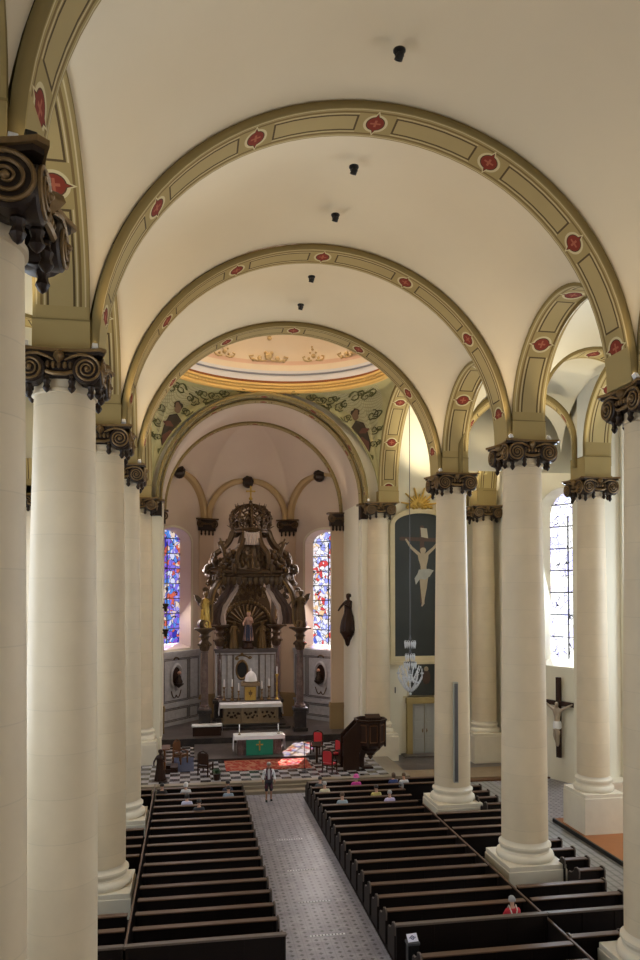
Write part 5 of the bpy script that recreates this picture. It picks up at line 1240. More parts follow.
# statue on a bracket, right chancel wall
s = statue('carved_statue', 'dark wooden statue on a bracket on the right chancel wall', (XH+RH-.45, 46.0, 7.65), 2.35, -1.0, M['darkwood'], M['darkwood'], seed=9, wid=1.35)
m = MB(); m.lathe([(.001, -1.0), (.12, -.9), (.2, -.6), (.42, -.2), (.5, -.1), (.5, 0), (.001, 0)], 12, rip=lambda a, z: .06*sin(6*a)); m.tube([(0, 0, -.3), (.45, -.25, -.5)], .1, 6); m.build('bracket', M['darkwood'], s)
for z, lb in ((9.2, 'upper'), (7.7, 'lower')):
    r = thing('wall_sconce', 'small dark sconce on the left chancel wall beside the stained glass, the %s of two' % lb, 'sconce', (XH-RH+.16, 45.2, z)); m = MB(); m.lathe([(.001, -.3), (.08, -.25), (.12, 0), (.2, .15), (.14, .2), (.001, .2)], 10, (.12, 0, 0)); m.box(-.08, .12, -.04, .04, -.1, 0); m.build('holder', M['bronze'], r)

# ---------------------------------------------------------------- painting on the transept wall
M['speaker'] = plain('grey_loudspeaker_paint', (.34, .34, .30), .5); PY = 44.3; QS = .973
p = thing('painting', 'tall arched painting of the crucifixion on a dark ground', 'painting', (13.96, PY, .275)); p.scale = (QS, 1, QS)
def archpoly(w, z0, zh, rise, n=20): return [(-w, z0), (w, z0)]+[(w*cos(PI*i/n), zh+rise*sin(PI*i/n)) for i in range(n+1)]
XZ = lambda a, b, h: (a, -h, b)
def canvas_mat():
    b = NB('dark_grey_green_painted_ground'); n = b.noise(b.obj(), .35, 5); return b.fin(b.mix(n, (.011, .013, .013), (.038, .043, .039)), .5)
M['canvas'] = canvas_mat(); M['fr_cream'] = plain('cream_picture_frame', (.66, .55, .34), .6)
m = MB(); m.prism(archpoly(1.75, 6.05, 14.3, .75), .0, .10, 0, XZ); m.build('canvas', M['canvas'], p)
m = MB(); o1 = archpoly(1.75, 6.05, 14.3, .75); o2 = archpoly(2.05, 5.72, 14.3, 1.08); N = len(o1)
for a, b in ((0, 1),):
    vs = [XZ(*q, .20) for q in o2]+[XZ(*q, .20) for q in o1]+[XZ(*q, 0) for q in o2]+[XZ(*q, .06) for q in o1]
    m.add(vs, [(i, (i+1) % N, N+(i+1) % N, N+i) for i in range(N)]+[(i, (i+1) % N, 2*N+(i+1) % N, 2*N+i) for i in range(N)]+[(N+i, N+(i+1) % N, 3*N+(i+1) % N, 3*N+i) for i in range(N)])
m.box(-2.2, 2.2, -.34, 0, 5.55, 5.74); m.build('frame', M['fr_cream'], p)
def flat_poly(m, pts, h, mi): m.add([(a, -h, 9.2+(b-7.5)*.83) for a, b in pts], [tuple(range(len(pts)))], mi)
def limb(m, a, b, ra, rb, h, mi):
    A, B = Vector(a), Vector(b); d_ = (B-A).normalized(); n_ = Vector((-d_.y, d_.x)); pts = []
    for i in range(7): w = PI/2+PI*i/6; pts.append(A+(d_*cos(w)+n_*sin(w))*ra)
    for i in range(7): w = -PI/2+PI*i/6; pts.append(B+(d_*cos(w)+n_*sin(w))*rb)
    flat_poly(m, [tuple(q) for q in pts], h, mi)
M['p_flesh'] = plain('painted_flesh', (.46, .37, .25), .6, var=.18); M['p_cloth'] = plain('painted_grey_white_cloth', (.42, .42, .37), .6, var=.2); M['p_beam'] = plain('painted_brown_beam', (.085, .045, .03), .6); M['p_board'] = plain('painted_pale_board', (.50, .45, .34), .6)
m = MB(); cx = .05
limb(m, (cx, 7.8), (cx, 13.5), .14, .14, .103, 0); limb(m, (cx-1.35, 12.60), (cx+1.2, 12.52), .14, .14, .105, 0); m.build('painted_cross', M['p_beam'], p)
m = MB(); flat_poly(m, [(cx-.05, 12.75), (cx+.40, 12.65), (cx+.32, 13.4), (cx-.10, 13.45)], .108, 0); m.build('painted_board', M['p_board'], p)
m = MB()
limb(m, (cx-1.05, 12.55), (cx-.72, 11.95), .06, .09, .110, 0); limb(m, (cx-.72, 11.95), (cx-.18, 11.4), .09, .12, .111, 0); limb(m, (cx+1.15, 12.5), (cx+.75, 11.9), .06, .09, .110, 0); limb(m, (cx+.75, 11.9), (cx+.28, 11.4), .09, .12, .111, 0)
flat_poly(m, [(cx-.30, 11.45), (cx+.42, 11.45), (cx+.40, 11.1), (cx+.28, 10.5), (cx+.30, 9.95), (cx-.12, 9.95), (cx-.10, 10.5), (cx-.25, 11.1)], .113, 0)
limb(m, (cx+.05, 11.45), (cx+.06, 11.75), .12, .2, .115, 0)
limb(m, (cx-.02, 10.0), (cx+.02, 8.75), .19, .13, .112, 0); limb(m, (cx+.24, 10.0), (cx+.16, 8.8), .19, .13, .111, 0); limb(m, (cx+.02, 8.75), (cx+.06, 7.75), .13, .08, .113, 0); limb(m, (cx+.16, 8.8), (cx+.04, 7.8), .12, .08, .112, 0); limb(m, (cx+.06, 7.7), (cx-.02, 7.5), .09, .05, .114, 0); m.build('painted_figure', M['p_flesh'], p)
m = MB(); limb(m, (cx+.04, 11.86), (cx+.08, 11.78), .2, .16, .114, 0); m.build('painted_hair', M['p_beam'], p)
m = MB(); flat_poly(m, [(cx-.22, 10.25), (cx+.45, 10.32), (cx+.75, 10.2), (cx+.5, 9.75), (cx+.2, 9.5), (cx-.15, 9.55), (cx-.42, 9.1), (cx-.5, 9.6), (cx-.3, 9.95)], .117, 0); m.build('painted_loincloth', M['p_cloth'], p)
m = MB(); 
for k in range(11):
    a = PI*(k+.5)/11; L_ = 1.35 if k % 2 == 0 else .85; m.tube([(.25*cos(a), -.12, 15.35+.2*sin(a)), (L_*cos(a), -.12, 15.35+L_*sin(a)*.95)], [.12, .05], 5, 0)
m.ball((0, -.14, 15.42), .26, 12)
for k in range(9): m.ball((-.85+.21*k, -.14, 15.22+.06*sin(k*2)), .15, 8)
tag(m.build('sunburst_ornament', M['gold']), 'golden sunburst ornament above the crucifixion painting', 'ornament', kind='thing').location = (13.85, PY, 1.9); bpy.data.objects['sunburst_ornament'].scale = (.88, 1, .88)
p = thing('painting', 'small dark painting between the crucifixion painting and the grey door', 'painting', (14.16, PY, 4.70)); m = MB(); m.box(-1.0, 1.0, -.06, 0, -.95, .95); m.build('canvas', M['canvas'], p)
m = MB(); m.ball((.1, -.06, .15), .28, 10, 0, (1, .12, 1.6)); m.ball((.1, -.06, .65), .15, 8, 1, (1, .2, 1.1)); m.build('painted_figure', [M['p_beam'], M['p_flesh']], p)
m = MB()
for a in ((-1.08, 1.08, -1.05, -.95), (-1.08, 1.08, .95, 1.05), (-1.08, -1.0, -.95, .95), (1.0, 1.08, -.95, .95)): m.box(a[0], a[1], -.1, 0, a[2], a[3])
m.build('frame', M['fr_cream'], p)
# double door with surround
d_ = thing('door_1', 'grey double door with an ochre surround in the right transept wall', 'door', (14.12, PY, .15), kind='structure'); d_.scale = (QS, 1, QS*1.08)
M['doorpaint'] = plain('grey_door_paint', (.40, .40, .38), .5, var=.06)
for sg in (-1, 1):
    m = MB(); x0, x1 = sorted((sg*.02, sg*.80)); m.bev(x0, x1, -.10, -.04, .05, 2.95, .01)
    for z0, z1 in ((.2, .95), (1.1, 1.9), (2.05, 2.8)): m.bev(x0+.12, x1-.12, -.125, -.09, z0, z1, .012)
    lf = m.build('door_leaf', M['doorpaint'], d_); q = MB(); q.ball((sg*.14, -.17, 1.4), .05, 8); q.box(sg*.14-.03, sg*.14+.03, -.135, -.12, 1.28, 1.5); q.build('door_knob', M['gilt'], lf)
m = MB(); m.box(-1.16, -.82, -.3, 0, 0, 3.05); m.box(.82, 1.16, -.3, 0, 0, 3.05); m.box(-1.2, 1.2, -.34, 0, 2.98, 3.32); m.box(-.82, .82, -.04, 0, 0, 3.0); m.build('door_surround', M['ochre'], d_)
m = MB(); m.box(-1.45, 1.45, -.9, 0, -.1, .12); tag(m.build('door_step', M['marble_grey']), 'grey stone step before the grey double door', 'step', kind='thing').location = (14.12, PY, .12)
m = MB(); m.prism([(-1.3, 3.3), (1.3, 3.3), (1.3, 3.42), (-1.3, 3.42)], 0, .1, 0, XZ); struct(m.build('trim_1', M['fr_cream']), 'thin cream ledge above the grey double door', 'trim').location = (14.12, PY, .32)
m = MB(); m.box(-.03, .03, -.04, 0, -.18, .18); m.build('plate', M['black'], thing('mounted_plaque', 'tiny dark plaque on the white wall left of the chandelier', 'plaque', (12.3, PY, 4.1)))
r = thing('column_loudspeaker', 'tall slim grey loudspeaker fixed to the column before the crucifixion painting', 'loudspeaker', (11.50, 31.52, 1.75), -.1)
m = MB(); m.bev(-.10, .10, -.09, .09, 0, 4.4, .015); m.build('cabinet', M['speaker'], r); m = MB(); m.box(-.075, .075, -.097, -.088, .06, 4.34); m.build('grille', M['iron'], r)
for z in (.5, 3.9): m = MB(); m.box(-.03, .03, .05, .22, z-.05, z+.05); m.build('wall_bracket', M['iron'], r)
# ---------------------------------------------------------------- crystal chandelier
HX, HY = 12.42, 41.5
c = thing('chandelier', 'crystal chandelier hanging on a long cord in front of the crucifixion painting', 'chandelier', (HX, HY, 4.3))
M['crystal'] = plain('clear_crystal', (.72, .75, .80), .12, .0, .25, 9, spec=.9)
m = MB(); m.tube([(0, 0, 3.3), (0, 0, 17.55)], .022, 6); m.build('cord', M['iron'], c)
m = MB(); m.lathe([(.001, 0), (.05, .05), (.1, .2), (.05, .35), (.06, .9), (.1, 1.2), (.05, 1.4), (.04, 2.0), (.08, 2.3), (.04, 2.5), (.04, 2.9), (.07, 3.1), (.02, 3.35)], 12); m.build('stem', M['iron'], c)
for z, R_, nd, ln in ((2.95, .30, 16, .34), (2.2, .26, 14, .32), (1.75, .34, 16, .3)):
    m = MB(); m.tube([(R_*cos(2*PI*k/20), R_*sin(2*PI*k/20), z) for k in range(20)], .025, 5, closed=True)
    for k in range(4): a = PI*k/2; m.tube([(0, 0, z), (R_*cos(a), R_*sin(a), z)], .018, 4)
    t = m.build('tier', M['iron'], c); m = MB()
    for k in range(nd): a = 2*PI*k/nd; m.lathe([(.001, .14), (.03, .08), (.045, -.02), (.001, -ln)], 6, (R_*cos(a), R_*sin(a), z-.08), smooth=False)
    m.build('crystal_drop', M['crystal'], t).__setitem__('kind', 'stuff')
for k in range(10):
    a = 2*PI*k/10; m = MB(); pts = [(0.08, 1.0), (.3, .62), (.58, .62), (.72, .92), (.70, 1.1)]; m.tube([(x*cos(a), x*sin(a), z) for x, z in pts], .025, 5); m.lathe([(.02, 1.08), (.1, 1.12), (.11, 1.15), (.001, 1.15)], 10, (.70*cos(a), .70*sin(a), 0)); m.tube([(.70*cos(a), .70*sin(a), 1.15), (.70*cos(a), .70*sin(a), 1.38)], .025, 6)
    ar = m.build('arm', M['crystal'], c); m = MB()
    for q in range(9):
        t = q/8; x = lerp(.70, .12, t); z = .95-.75*t-.12*sin(PI*t); m.lathe([(.001, .09), (.035, .03), (.05, -.03), (.001, -.17)], 6, (x*cos(a), x*sin(a), z), smooth=False)
        if q < 6: m.lathe([(.001, .07), (.03, .02), (.04, -.03), (.001, -.14)], 6, (lerp(.6, .2, q/5)*cos(a+.3), lerp(.6, .2, q/5)*sin(a+.3), lerp(1.5, .75, q/5)), smooth=False)
    m.build('crystal_garland', M['crystal'], ar)
m = MB(); m.ball((0, 0, -.05), .09, 10); m.build('bottom_ball', M['crystal'], c)
# ---------------------------------------------------------------- large crucifix on the slanting transept wall
wn = Vector((-.892, -.452)); base = Vector((19.5, 37.3))+wn*.2
cr = thing('crucifix', 'large dark wooden crucifix on the slanting wall below the dazzling window', 'crucifix', (base.x, base.y, 1.3), math.atan2(wn.y, wn.x)+PI/2)
m = MB(); m.bev(-.13, .13, -.08, .08, 0, 4.25, .02); m.build('upright', M['darkwood'], cr); m = MB(); m.bev(-1.15, 1.15, -.08, .08, 2.75, 3.0, .02); m.build('crossbeam', M['darkwood'], cr)
V_ = [(0, 0, 1.75), (0, 0, 2.15), (0, -.03, 2.45), (0, -.05, 2.68), (.03, -.1, 2.86), (.03, -.1, 2.98), (.28, 0, 2.55), (.55, .02, 2.72), (.92, .06, 2.92), (-.28, 0, 2.55), (-.55, .02, 2.72), (-.92, .06, 2.92), (.1, -.12, 1.25), (.05, .0, .75), (.04, -.06, .6), (-.1, -.12, 1.25), (-.04, .0, .75), (-.03, -.06, .6)]
E_ = [(0, 1), (1, 2), (2, 3), (3, 4), (4, 5), (2, 6), (6, 7), (7, 8), (2, 9), (9, 10), (10, 11), (0, 12), (12, 13), (13, 14), (0, 15), (15, 16), (16, 17)]
me = skin_mesh('corpus', [(x, y-.12, z) for x, y, z in V_], E_, [.17, .15, .19, .07, .11, .1, .085, .065, .04, .085, .065, .04, .11, .07, .05, .11, .07, .05])
M['corpus'] = plain('pale_carved_wood', (.42, .33, .24), .5); mesh_obj('corpus', me, M['corpus'], cr)
m = MB(); m.lathe([(.20, 1.55), (.23, 1.65), (.22, 1.85), (.19, 1.95)], 16, (0, -.13, 0), sy=.85, rip=lambda a, z: .08*sin(7*a)); m.build('loincloth', M['linen'], cr)
# frontal pieces by the right aisle: dark cabinet beneath the crucifix
r = thing('cabinet', 'low dark cabinet with a small red lamp beneath the crucifix', 'cabinet', (17.55, 36.6, 0), .1); m = MB(); m.bev(-.5, .5, -.35, .35, 0, 1.35, .03); m.build('body', M['darkwood'], r); m = MB(); m.bev(-.56, .56, -.4, .4, 1.35, 1.42, .01); m.build('top', M['darkwood'], r)
r = thing('votive_lamp', 'small red votive lamp standing on the low dark cabinet', 'lamp', (17.45, 36.5, 1.42)); m = MB(); m.lathe([(.001, 0), (.11, 0), (.14, .3), (.12, .32), (.001, .3)], 12); m.build('glass', M['redcloth'], r); m = MB(); m.lathe([(.13, .33), (.16, .35), (.06, .45), (.001, .47)], 12); m.build('cap', M['brownwood'], r)
for k, (x, y) in enumerate(((14.75, 20.7), (14.7, 22.6))): pass
# ---------------------------------------------------------------- people
def fingers(V_, E_, R_, wrist, fwd, side, down, sgn):
    """palm and five unequal, bent fingers from the wrist vertex"""
    w = Vector(V_[wrist]); f = Vector(fwd).normalized(); s = Vector(side).normalized(); d = Vector(down).normalized()
    V_.append(tuple(w+f*.055)); E_.append((wrist, len(V_)-1)); R_.append((.036, .02)); pm = len(V_)-1
    for q, (o, ln) in enumerate(((-.030, .068), (-.010, .080), (.010, .075), (.029, .058))):
        p = w+f*.075+s*o; prev = pm
        for t, b in ((0, 0), (.5, .012), (1, .04)):
            V_.append(tuple(p+f*ln*t+d*b)); E_.append((prev, len(V_)-1)); R_.append((.0105-.002*t,)*2); prev = len(V_)-1
    p = w+f*.02+s*sgn*.035; prev = wrist
    for t in (0, .5, 1): V_.append(tuple(p+(s*sgn*.6+f*.8)*.06*t+d*.01*t)); E_.append((prev, len(V_)-1)); R_.append((.013-.003*t,)*2); prev = len(V_)-1
def skeleton(pose, lean=0.0, turn=0.0):
    """joints facing +Y"""
    if pose == 'sit':
        J = dict(pel=(0, .02, .56), wai=(0, 0, .72), che=(0, lean*.5, .93), nb=(0, lean*.8+.01, 1.06), nk=(0, lean+.03, 1.13), h1=(turn, lean+.05, 1.21), h2=(turn, lean+.055, 1.29))
        for sg, n in ((-1, 'l'), (1, 'r')):
            J.update({n+'s': (sg*.175, lean*.6, 1.0), n+'e': (sg*.235, .10+lean*.5, .76), n+'w': (sg*.10, .30, .66), n+'h': (sg*.10, .04, .55), n+'k': (sg*.12, .44, .52), n+'a': (sg*.12, .43, .10), n+'t': (sg*.13, .56, .045)})
    else:
        J = dict(pel=(0, 0, .92), wai=(0, .0, 1.06), che=(0, .0, 1.27), nb=(0, -.01, 1.42), nk=(0, .0, 1.49), h1=(turn, .02, 1.565), h2=(turn, .02, 1.65))
        for sg, n in ((-1, 'l'), (1, 'r')):
            J.update({n+'s': (sg*.185, 0, 1.37), n+'e': (sg*.26, -.03, 1.10), n+'w': (sg*.27, .08, .88), n+'h': (sg*.09, 0, .88), n+'k': (sg*.105, .03*sg+.02, .48), n+'a': (sg*.11, .06*sg-.02, .085), n+'t': (sg*.125, .06*sg+.13, .03)})
    return J
RJ = dict(pel=.125, wai=.115, che=.135, nb=.075, nk=.05, h1=.078, h2=.085, s=.062, e=.042, w=.028, h=.088, k=.058, a=.038, t=.03)
def rad(k, g=0.0): return (RJ[k] if k in RJ else RJ[k[1:]])+g
def body_mesh(J, pose):
    keys = list(J); V_ = [J[k] for k in keys]; ix = {k: i for i, k in enumerate(keys)}
    E_ = [(ix[a], ix[b]) for a, b in (('pel', 'wai'), ('wai', 'che'), ('che', 'nb'), ('nb', 'nk'), ('nk', 'h1'), ('h1', 'h2'))]; R_ = [rad(k) for k in keys]
    for n in 'lr': E_ += [(ix[a], ix[b]) for a, b in (('che', n+'s'), (n+'s', n+'e'), (n+'e', n+'w'), ('pel', n+'h'), (n+'h', n+'k'), (n+'k', n+'a'), (n+'a', n+'t'))]
    for n, sg in (('l', 1), ('r', -1)):
        if pose == 'sit': fingers(V_, E_, R_, ix[n+'w'], (sg*.5, .8, -.25), (1, 0, 0), (0, 0, -1), sg)
        else: fingers(V_, E_, R_, ix[n+'w'], (0, .15, -1), (0, 1, 0), (sg, 0, 0), 1)
    # nose and ears
    hx, hy, hz = J['h1']
    me = skin_mesh('person_body', V_, E_, R_, 1); return me
def cloth_mesh(J, segs, keys, g, cut=None):
    V_ = [J[k] for k in keys]; ix = {k: i for i, k in enumerate(keys)}; return skin_mesh('cloth', V_, [(ix[a], ix[b]) for a, b in segs], [rad(k, g) for k in keys], 1)
def top_mesh(J, g=.012, sleeves=True):
    ks = ['pel', 'wai', 'che', 'nb']; sg = [('pel', 'wai'), ('wai', 'che'), ('che', 'nb')]; J = dict(J)
    for n in 'lr':
        if sleeves:
            a, b = Vector(J[n+'e']), Vector(J[n+'w']); J[n+'c'] = tuple(a.lerp(b, .75)); RJ['c'] = .034
            ks += [n+'s', n+'e', n+'c']; sg += [('che', n+'s'), (n+'s', n+'e'), (n+'e', n+'c')]
        else: ks += [n+'s']; sg += [('che', n+'s')]
    return cloth_mesh(J, sg, ks, g)
def trouser_mesh(J, g=.012, short=False):
    ks = ['pel']; sg = []; J = dict(J)
    for n in 'lr':
        RJ['f'] = .062 if short else .05
        J[n+'f'] = tuple(Vector(J[n+'k']).lerp(Vector(J[n+'a']), .12 if short else .85)); ks += [n+'h', n+'k', n+'f']; sg += [('pel', n+'h'), (n+'h', n+'k'), (n+'k', n+'f')]
    return cloth_mesh(J, sg, ks, g)
def head_parts(J, r, hairmat, hair='short', hatmat=None):
    hx, hy, hz = [(a+b)/2 for a, b in zip(J['h1'], J['h2'])]
    m = MB()
    ln = {'short': -.02, 'long': -.12, 'bob': -.08}[hair]
    m.lathe([(.001, .118), (.055, .108), (.088, .07), (.100, .02), (.098, ln)], 18, (hx, hy-.012, hz+.02), sy=1.08, a0=PI*.87, a1=PI*2.13); m.lathe([(.001, .120), (.055, .110), (.085, .078), (.09, .06)], 18, (hx, hy, hz+.02), sy=1.08)
    m.build('hair', hairmat, r)
    m = MB(); m.lathe([(.001, -.035), (.014, -.03), (.01, .0), (.004, .03)], 8, (hx, hy+.085, hz-.015)); m.build('nose', M['skin'], r)
    m = MB()
    for sg in (-1, 1): m.ball((hx+sg*.032, hy+.076, hz+.012), .012, 8)
    m.build('eye', M['black'], r)
    m = MB(); m.tube([(hx-.025, hy+.075, hz-.055), (hx, hy+.083, hz-.058), (hx+.025, hy+.075, hz-.055)], .006, 5); m.build('mouth', M['redcloth'], r)
    m = MB()
    for sg in (-1, 1): m.ball((hx+sg*.088, hy, hz-.005), .022, 8, 0, (.5, 1, 1.4))
    m.build('ear', M['skin'], r)
    if hatmat:
        m = MB(); m.lathe([(.001, .14), (.07, .13), (.105, .08), (.115, .02), (.16, .0), (.165, -.01), (.11, .01)], 20, (hx, hy, hz+.035)); m.build('hat', hatmat, r)
CM = {}
def cloth(name, col):
    if name not in CM: CM[name] = plain('cloth_'+name, col, .8, var=.1, scale=8)
    return CM[name]
SIT = skeleton('sit'); SITm = [body_mesh(SIT, 'sit'), top_mesh(SIT), trouser_mesh(SIT)]
SIT2 = skeleton('sit', .12, .03); SITm2 = [body_mesh(SIT2, 'sit'), top_mesh(SIT2), trouser_mesh(SIT2)]
H = dict(dark=plain('dark_hair', (.018, .012, .010), .5), brown=plain('brown_hair', (.10, .055, .03), .5), grey=plain('grey_hair', (.33, .32, .31), .6), white=plain('white_hair', (.66, .64, .62), .6))
def seated(label, x, row, topc, hair, style='short', hat=None, lean=False, rz=0.0, sc=1.0, straps=None):
    y = Y0+row*DY
    r = thing('person', label, 'person', (x, y+.16, .05), rz); r.scale = (sc, sc, sc)
    J, ms = (SIT2, SITm2) if lean else (SIT, SITm)
    for nm_, me, mt in zip(('body', 'shirt', 'trousers'), ms, (M['skin'], topc, cloth('charcoal', (.03, .03, .035)))):
        o = bpy.data.objects.new(nm_, me); COL.objects.link(o); o.parent = r
        if not me.materials: me.materials.append(None)
        o.material_slots[0].link = 'OBJECT'; o.material_slots[0].material = mt
    head_parts(J, r, H[hair], style, hat)
    if straps:
        m = MB()
        for sg in (-1, 1): m.tube([(sg*.11, .10, 1.03), (sg*.105, .02, 1.135), (sg*.10, -.10, 1.04), (sg*.03, -.145, .82), (0, -.14, .72)], .018, 5)
        m.build('strap', straps, r)
    return r
def rowof(v, u, z=1.25): # row index from the picture height of a head
    F_ = 747.; d = F_*(z-10.2)/(590-v); s_, c_ = sin(PSI), cos(PSI); q = d*(u-320)/F_
    return q*c_+d*s_, d*c_-q*s_
PSI = math.atan(129/747.)
ppl = [
 (163, 780, 'person with dark hair and dark top in the front left pews, nearest the left pier', cloth('black', (.02, .02, .025)), 'dark', 'short', None),
 (187, 777, 'person with white head covering and white top in the front left pews', cloth('white', (.62, .62, .64)), 'white', 'bob', None),
 (227.5, 778, 'person with dark hair and navy jacket in the first left pews, near the centre aisle', cloth('navy', (.03, .035, .06)), 'dark', 'short', None),
 (229, 788, 'person with dark hair and grey blue top in the left pews, near the centre aisle', cloth('greyblue', (.22, .27, .33)), 'dark', 'short', None),
 (188, 797, 'person with dark hair and pale lilac top in the left pews', cloth('lilac', (.50, .47, .60)), 'dark', 'bob', None),
 (200, 801, 'person in black sitting low in the left pews, beside the one in lilac', cloth('black', (.02, .02, .025)), 'dark', 'short', None),
 (318.5, 776.5, 'person in dark grey at the aisle end of the front right pews', cloth('darkgrey', (.06, .07, .08)), 'dark', 'short', None),
 (326, 786, 'person with grey hair and cream top in the right pews, near the centre aisle', cloth('cream', (.60, .54, .38)), 'grey', 'short', None),
 (357, 778.5, 'person with a bright pink hat and magenta top in the front right pews', cloth('magenta', (.62, .05, .30)), 'grey', 'bob', cloth('pink', (.72, .10, .40))),
 (374, 785.5, 'person with dark hair and yellow top in the right pews', cloth('yellow', (.50, .42, .14)), 'dark', 'short', None),
 (396.5, 773.5, 'person with brown hair and deep blue top leaning forward in the front right pews', cloth('deepblue', (.03, .05, .16)), 'brown', 'long', None),
 (406, 774.5, 'person with brown hair and white top beside the one in deep blue', cloth('white', (.62, .62, .64)), 'brown', 'short', None),
 (388.5, 792, 'person with grey hair and pale lavender top in the right pews, before the column', cloth('lavender', (.58, .48, .68)), 'grey', 'short', None),
 (342.5, 795.5, 'person with brown hair and light blue grey top in the right pews', cloth('bluegrey', (.32, .38, .42)), 'brown', 'short', None),
 (508.5, 897.5, 'person with grey hair in a red shirt with pale crossed straps, alone near the divider', cloth('red', (.55, .025, .04)), 'grey', 'short', None)]
seen_ = set()
for u, v, lb, tc_, hr, st, hat in ppl:
    X, Y = rowof(v, u); row = max(0, min(15, round((Y-.2-Y0)/DY)))
    if X > 5.2: X = max(5.85, min(9.6, X))
    else: X = max(-1.25, min(2.2, X))
    while (row, round(X/.45)) in seen_: X += .5
    seen_.add((row, round(X/.45)))
    seated(lb, X, row, tc_, hr, st, hat, lean=('leaning' in lb), straps=cloth('strap', (.6, .5, .42)) if 'straps' in lb else None)
# standing person in the aisle
J = skeleton('stand'); r = thing('person', 'person standing in the centre aisle in a dark maroon waistcoat, white shirt and shorts', 'person', (3.76, 36.35, 0), PI-.05); r.scale = (1.07, 1.07, 1.07)
bm_ = body_mesh(J, 'stand'); mesh_obj('body', bm_, M['skin_tan'], r)
mesh_obj('shirt', top_mesh(J), cloth('white', (.62, .62, .64)), r)
mesh_obj('shorts', trouser_mesh(J, .02, True), cloth('darktrouser', (.02, .018, .025)), r)
m = MB(); m.lathe([(.155, -.50), (.15, -.30), (.165, -.10), (.17, .0), (.10, .12)], 22, (0, -.005, 1.36), a0=PI*.62, a1=PI*2.38, sy=.92); m.lathe([(.17, -.62), (.155, -.50)], 22, (0, -.005, 1.36), a0=PI*.62, a1=PI*2.38, sy=.92); m.lathe([(.20, -.78), (.18, -.62)], 22, (0, -.005, 1.36), a0=PI*.62, a1=PI*2.38, sy=.92); m.build('waistcoat', cloth('maroon', (.07, .012, .025)), r)
head_parts(J, r, H['grey'], 'short')
for sg in (-1, 1):
    m = MB(); m.bev(-.045, .045, -.09, .17, 0, .075, .025); o = m.build('shoe', M['black'], r, loc=(sg*.115, sg*.06-.01, 0))
# ---------------------------------------------------------------- light and camera
w = bpy.data.worlds.new('World'); SC.world = w; w.use_nodes = True
bg = w.node_tree.nodes['Background']; bg.inputs[0].default_value = (.75, .85, 1, 1); bg.inputs[1].default_value = .6
def lamp(kind, name, loc, target, power, col, **kw):
    l = bpy.data.lights.new(name, kind); l.energy = power; l.color = col
    for k, v in kw.items(): setattr(l, k, v)
    o = bpy.data.objects.new(name, l); COL.objects.link(o); o.location = loc
    o.rotation_euler = (Vector(target)-Vector(loc)).to_track_quat('-Z', 'Y').to_euler(); return o
# the sun through the right apse window
lamp('SUN', 'sun', (12, 62, 20), (12-3.3, 62-8.0, 20-8.1), 55, (1, .93, .84), angle=.01)
# floodlights on the capitals, turned up into the vault
WARM = (1, .75, .44)
for x, y in ((XL+.72, ROWY[1]), (XL+.72, ROWY[2]), (XL+.70, 25.0), (XL+.70, ROWY[4]), (XR-.72, ROWY[1]), (XR-.72, ROWY[2]), (XR-.70, 25.0), (XR-.72, ROWY[4])):
    sx = 1 if x < XC else -1
    lamp('SPOT', 'vault_flood', (x+sx*.15, y-.9, ZC+.45), (XC-sx*-.2, y-1.6, 22), FLOOD*(2.5 if y > 20 else 1.3 if y > 12 else .05), WARM, spot_size=2.4, spot_blend=.9, shadow_soft_size=.12)
for x, sx in ((XR+.72, 1), (XL-.74, -1)):
    for y in ROWY[2:]:
        lamp('SPOT', 'aisle_light', (x+sx*.15, y-.9, ZC+.45), (x+sx*2, y-1.6, 19.5), AFLOOD, (1, .84, .55), spot_size=2.4, spot_blend=.9, shadow_soft_size=.12)
for sx, x in ((1, XL+.75), (-1, 11.1-.75)):
    lamp('SPOT', 'crossing_flood', (x+sx*.2, YX-.95, ZC+.4), (XC, YX-6, 23), FLOOD*2.0, WARM, spot_size=2.2, spot_blend=.9, shadow_soft_size=.12)
for sx, x in ((1, 12.4), (-1, -3.6)):
    lamp('SPOT', 'transept_fill', (x+sx*.4, YX-1.2, ZC+.4), (x+sx*4, YX-4, 22), AFLOOD*6, (1, .86, .60), spot_size=2.4, spot_blend=.9, shadow_soft_size=.15)  # fill light for the transept vaults, without a fixture
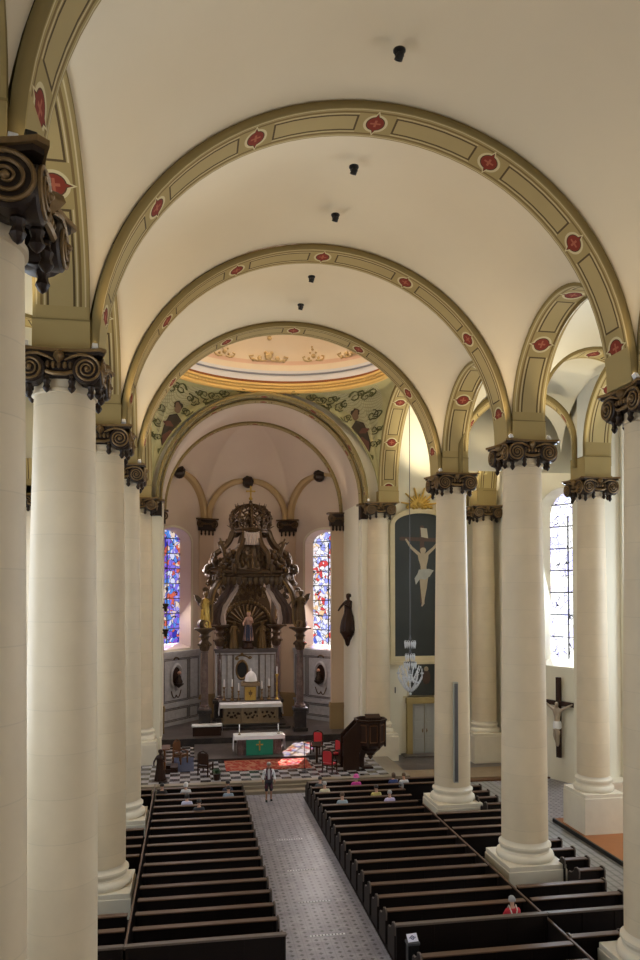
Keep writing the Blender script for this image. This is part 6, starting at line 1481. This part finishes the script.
for sx in (-1, 1):
    lamp('SPOT', 'chancel_fill', (XH+sx*4.9, 46.2, ZC+.4), (XH-sx*1.5, 53.0, 20), FLOOD*2.2, (1, .84, .66), spot_size=2.5, spot_blend=.9, shadow_soft_size=.15)  # added fill spots that brighten the apse vault
lamp('SPOT', 'aisle_light', (15.9, 28.5, ZC+.3), (13.6, 28.2, 19.5), AFLOOD, (1, .86, .60), spot_size=2.4, spot_blend=.9, shadow_soft_size=.12)  # added fill for the dim aisle vault bay, no fixture here
lamp('SPOT', 'transept_fill', (16.2, 41.2, ZC+.4), (14.6, 38.5, 21), AFLOOD*2, (1, .88, .64), spot_size=2.4, spot_blend=.9, shadow_soft_size=.12)  # added fill near the back column to brighten the right transept
# daylight pouring in at the big windows (inside their reveals)
def daylight(loc, target, sx, sy, power, col=(.72, .86, 1)):
    o = lamp('AREA', 'window_daylight', loc, target, power, col, shape='RECTANGLE', size=sx, size_y=sy); return o
for k in range(4):
    y = -1+k*7.45+5.85
    daylight((23.4, y, 10), (10, y, 8), 2.6, 8.5, DAY*(.15 if k == 0 else 1.2)); daylight((-7.85, y, 10), (4, y, 8), 2.6, 8.5, DAY*(.12 if k == 0 else .85))
daylight((4.45, -5.6, 14), (4.45, 10, 8), 5, 8, DAYW)
daylight((19.93, 37.52, 10.7), (10, 32.5, 9.0), 2.0, 8.8, DAY*2.6); daylight((-12.1, 39.5, 10), (0, 39, 5), 3, 8.5, DAY*1.2)
for sx in (-1, 1): 
    c_ = Vector((XA+sx*5.0, 52.6, 10)); daylight(tuple(c_), (XA, 48.5, 6), 2.2, 7.5, DAYA, (1, .90, .84))
cam = bpy.data.cameras.new('camera'); co = bpy.data.objects.new('camera', cam); COL.objects.link(co); SC.camera = co
cam.sensor_fit = 'VERTICAL'; cam.sensor_height = 36; cam.sensor_width = 24; cam.lens = 36*747/960
PITCH = math.radians(1.5)
co.location = (0, 0, 10.2); co.rotation_euler = (PI/2+PITCH, 0, -PSI)
cam.shift_y = (590-747*math.tan(PITCH)-480)/960
cam.clip_end = 300
vs = SC.view_settings; SC.display_settings.display_device = 'sRGB'; vs.view_transform = 'Standard'; vs.look = 'None'; vs.gamma = 1; vs.use_curve_mapping = False; vs.exposure = EXPO
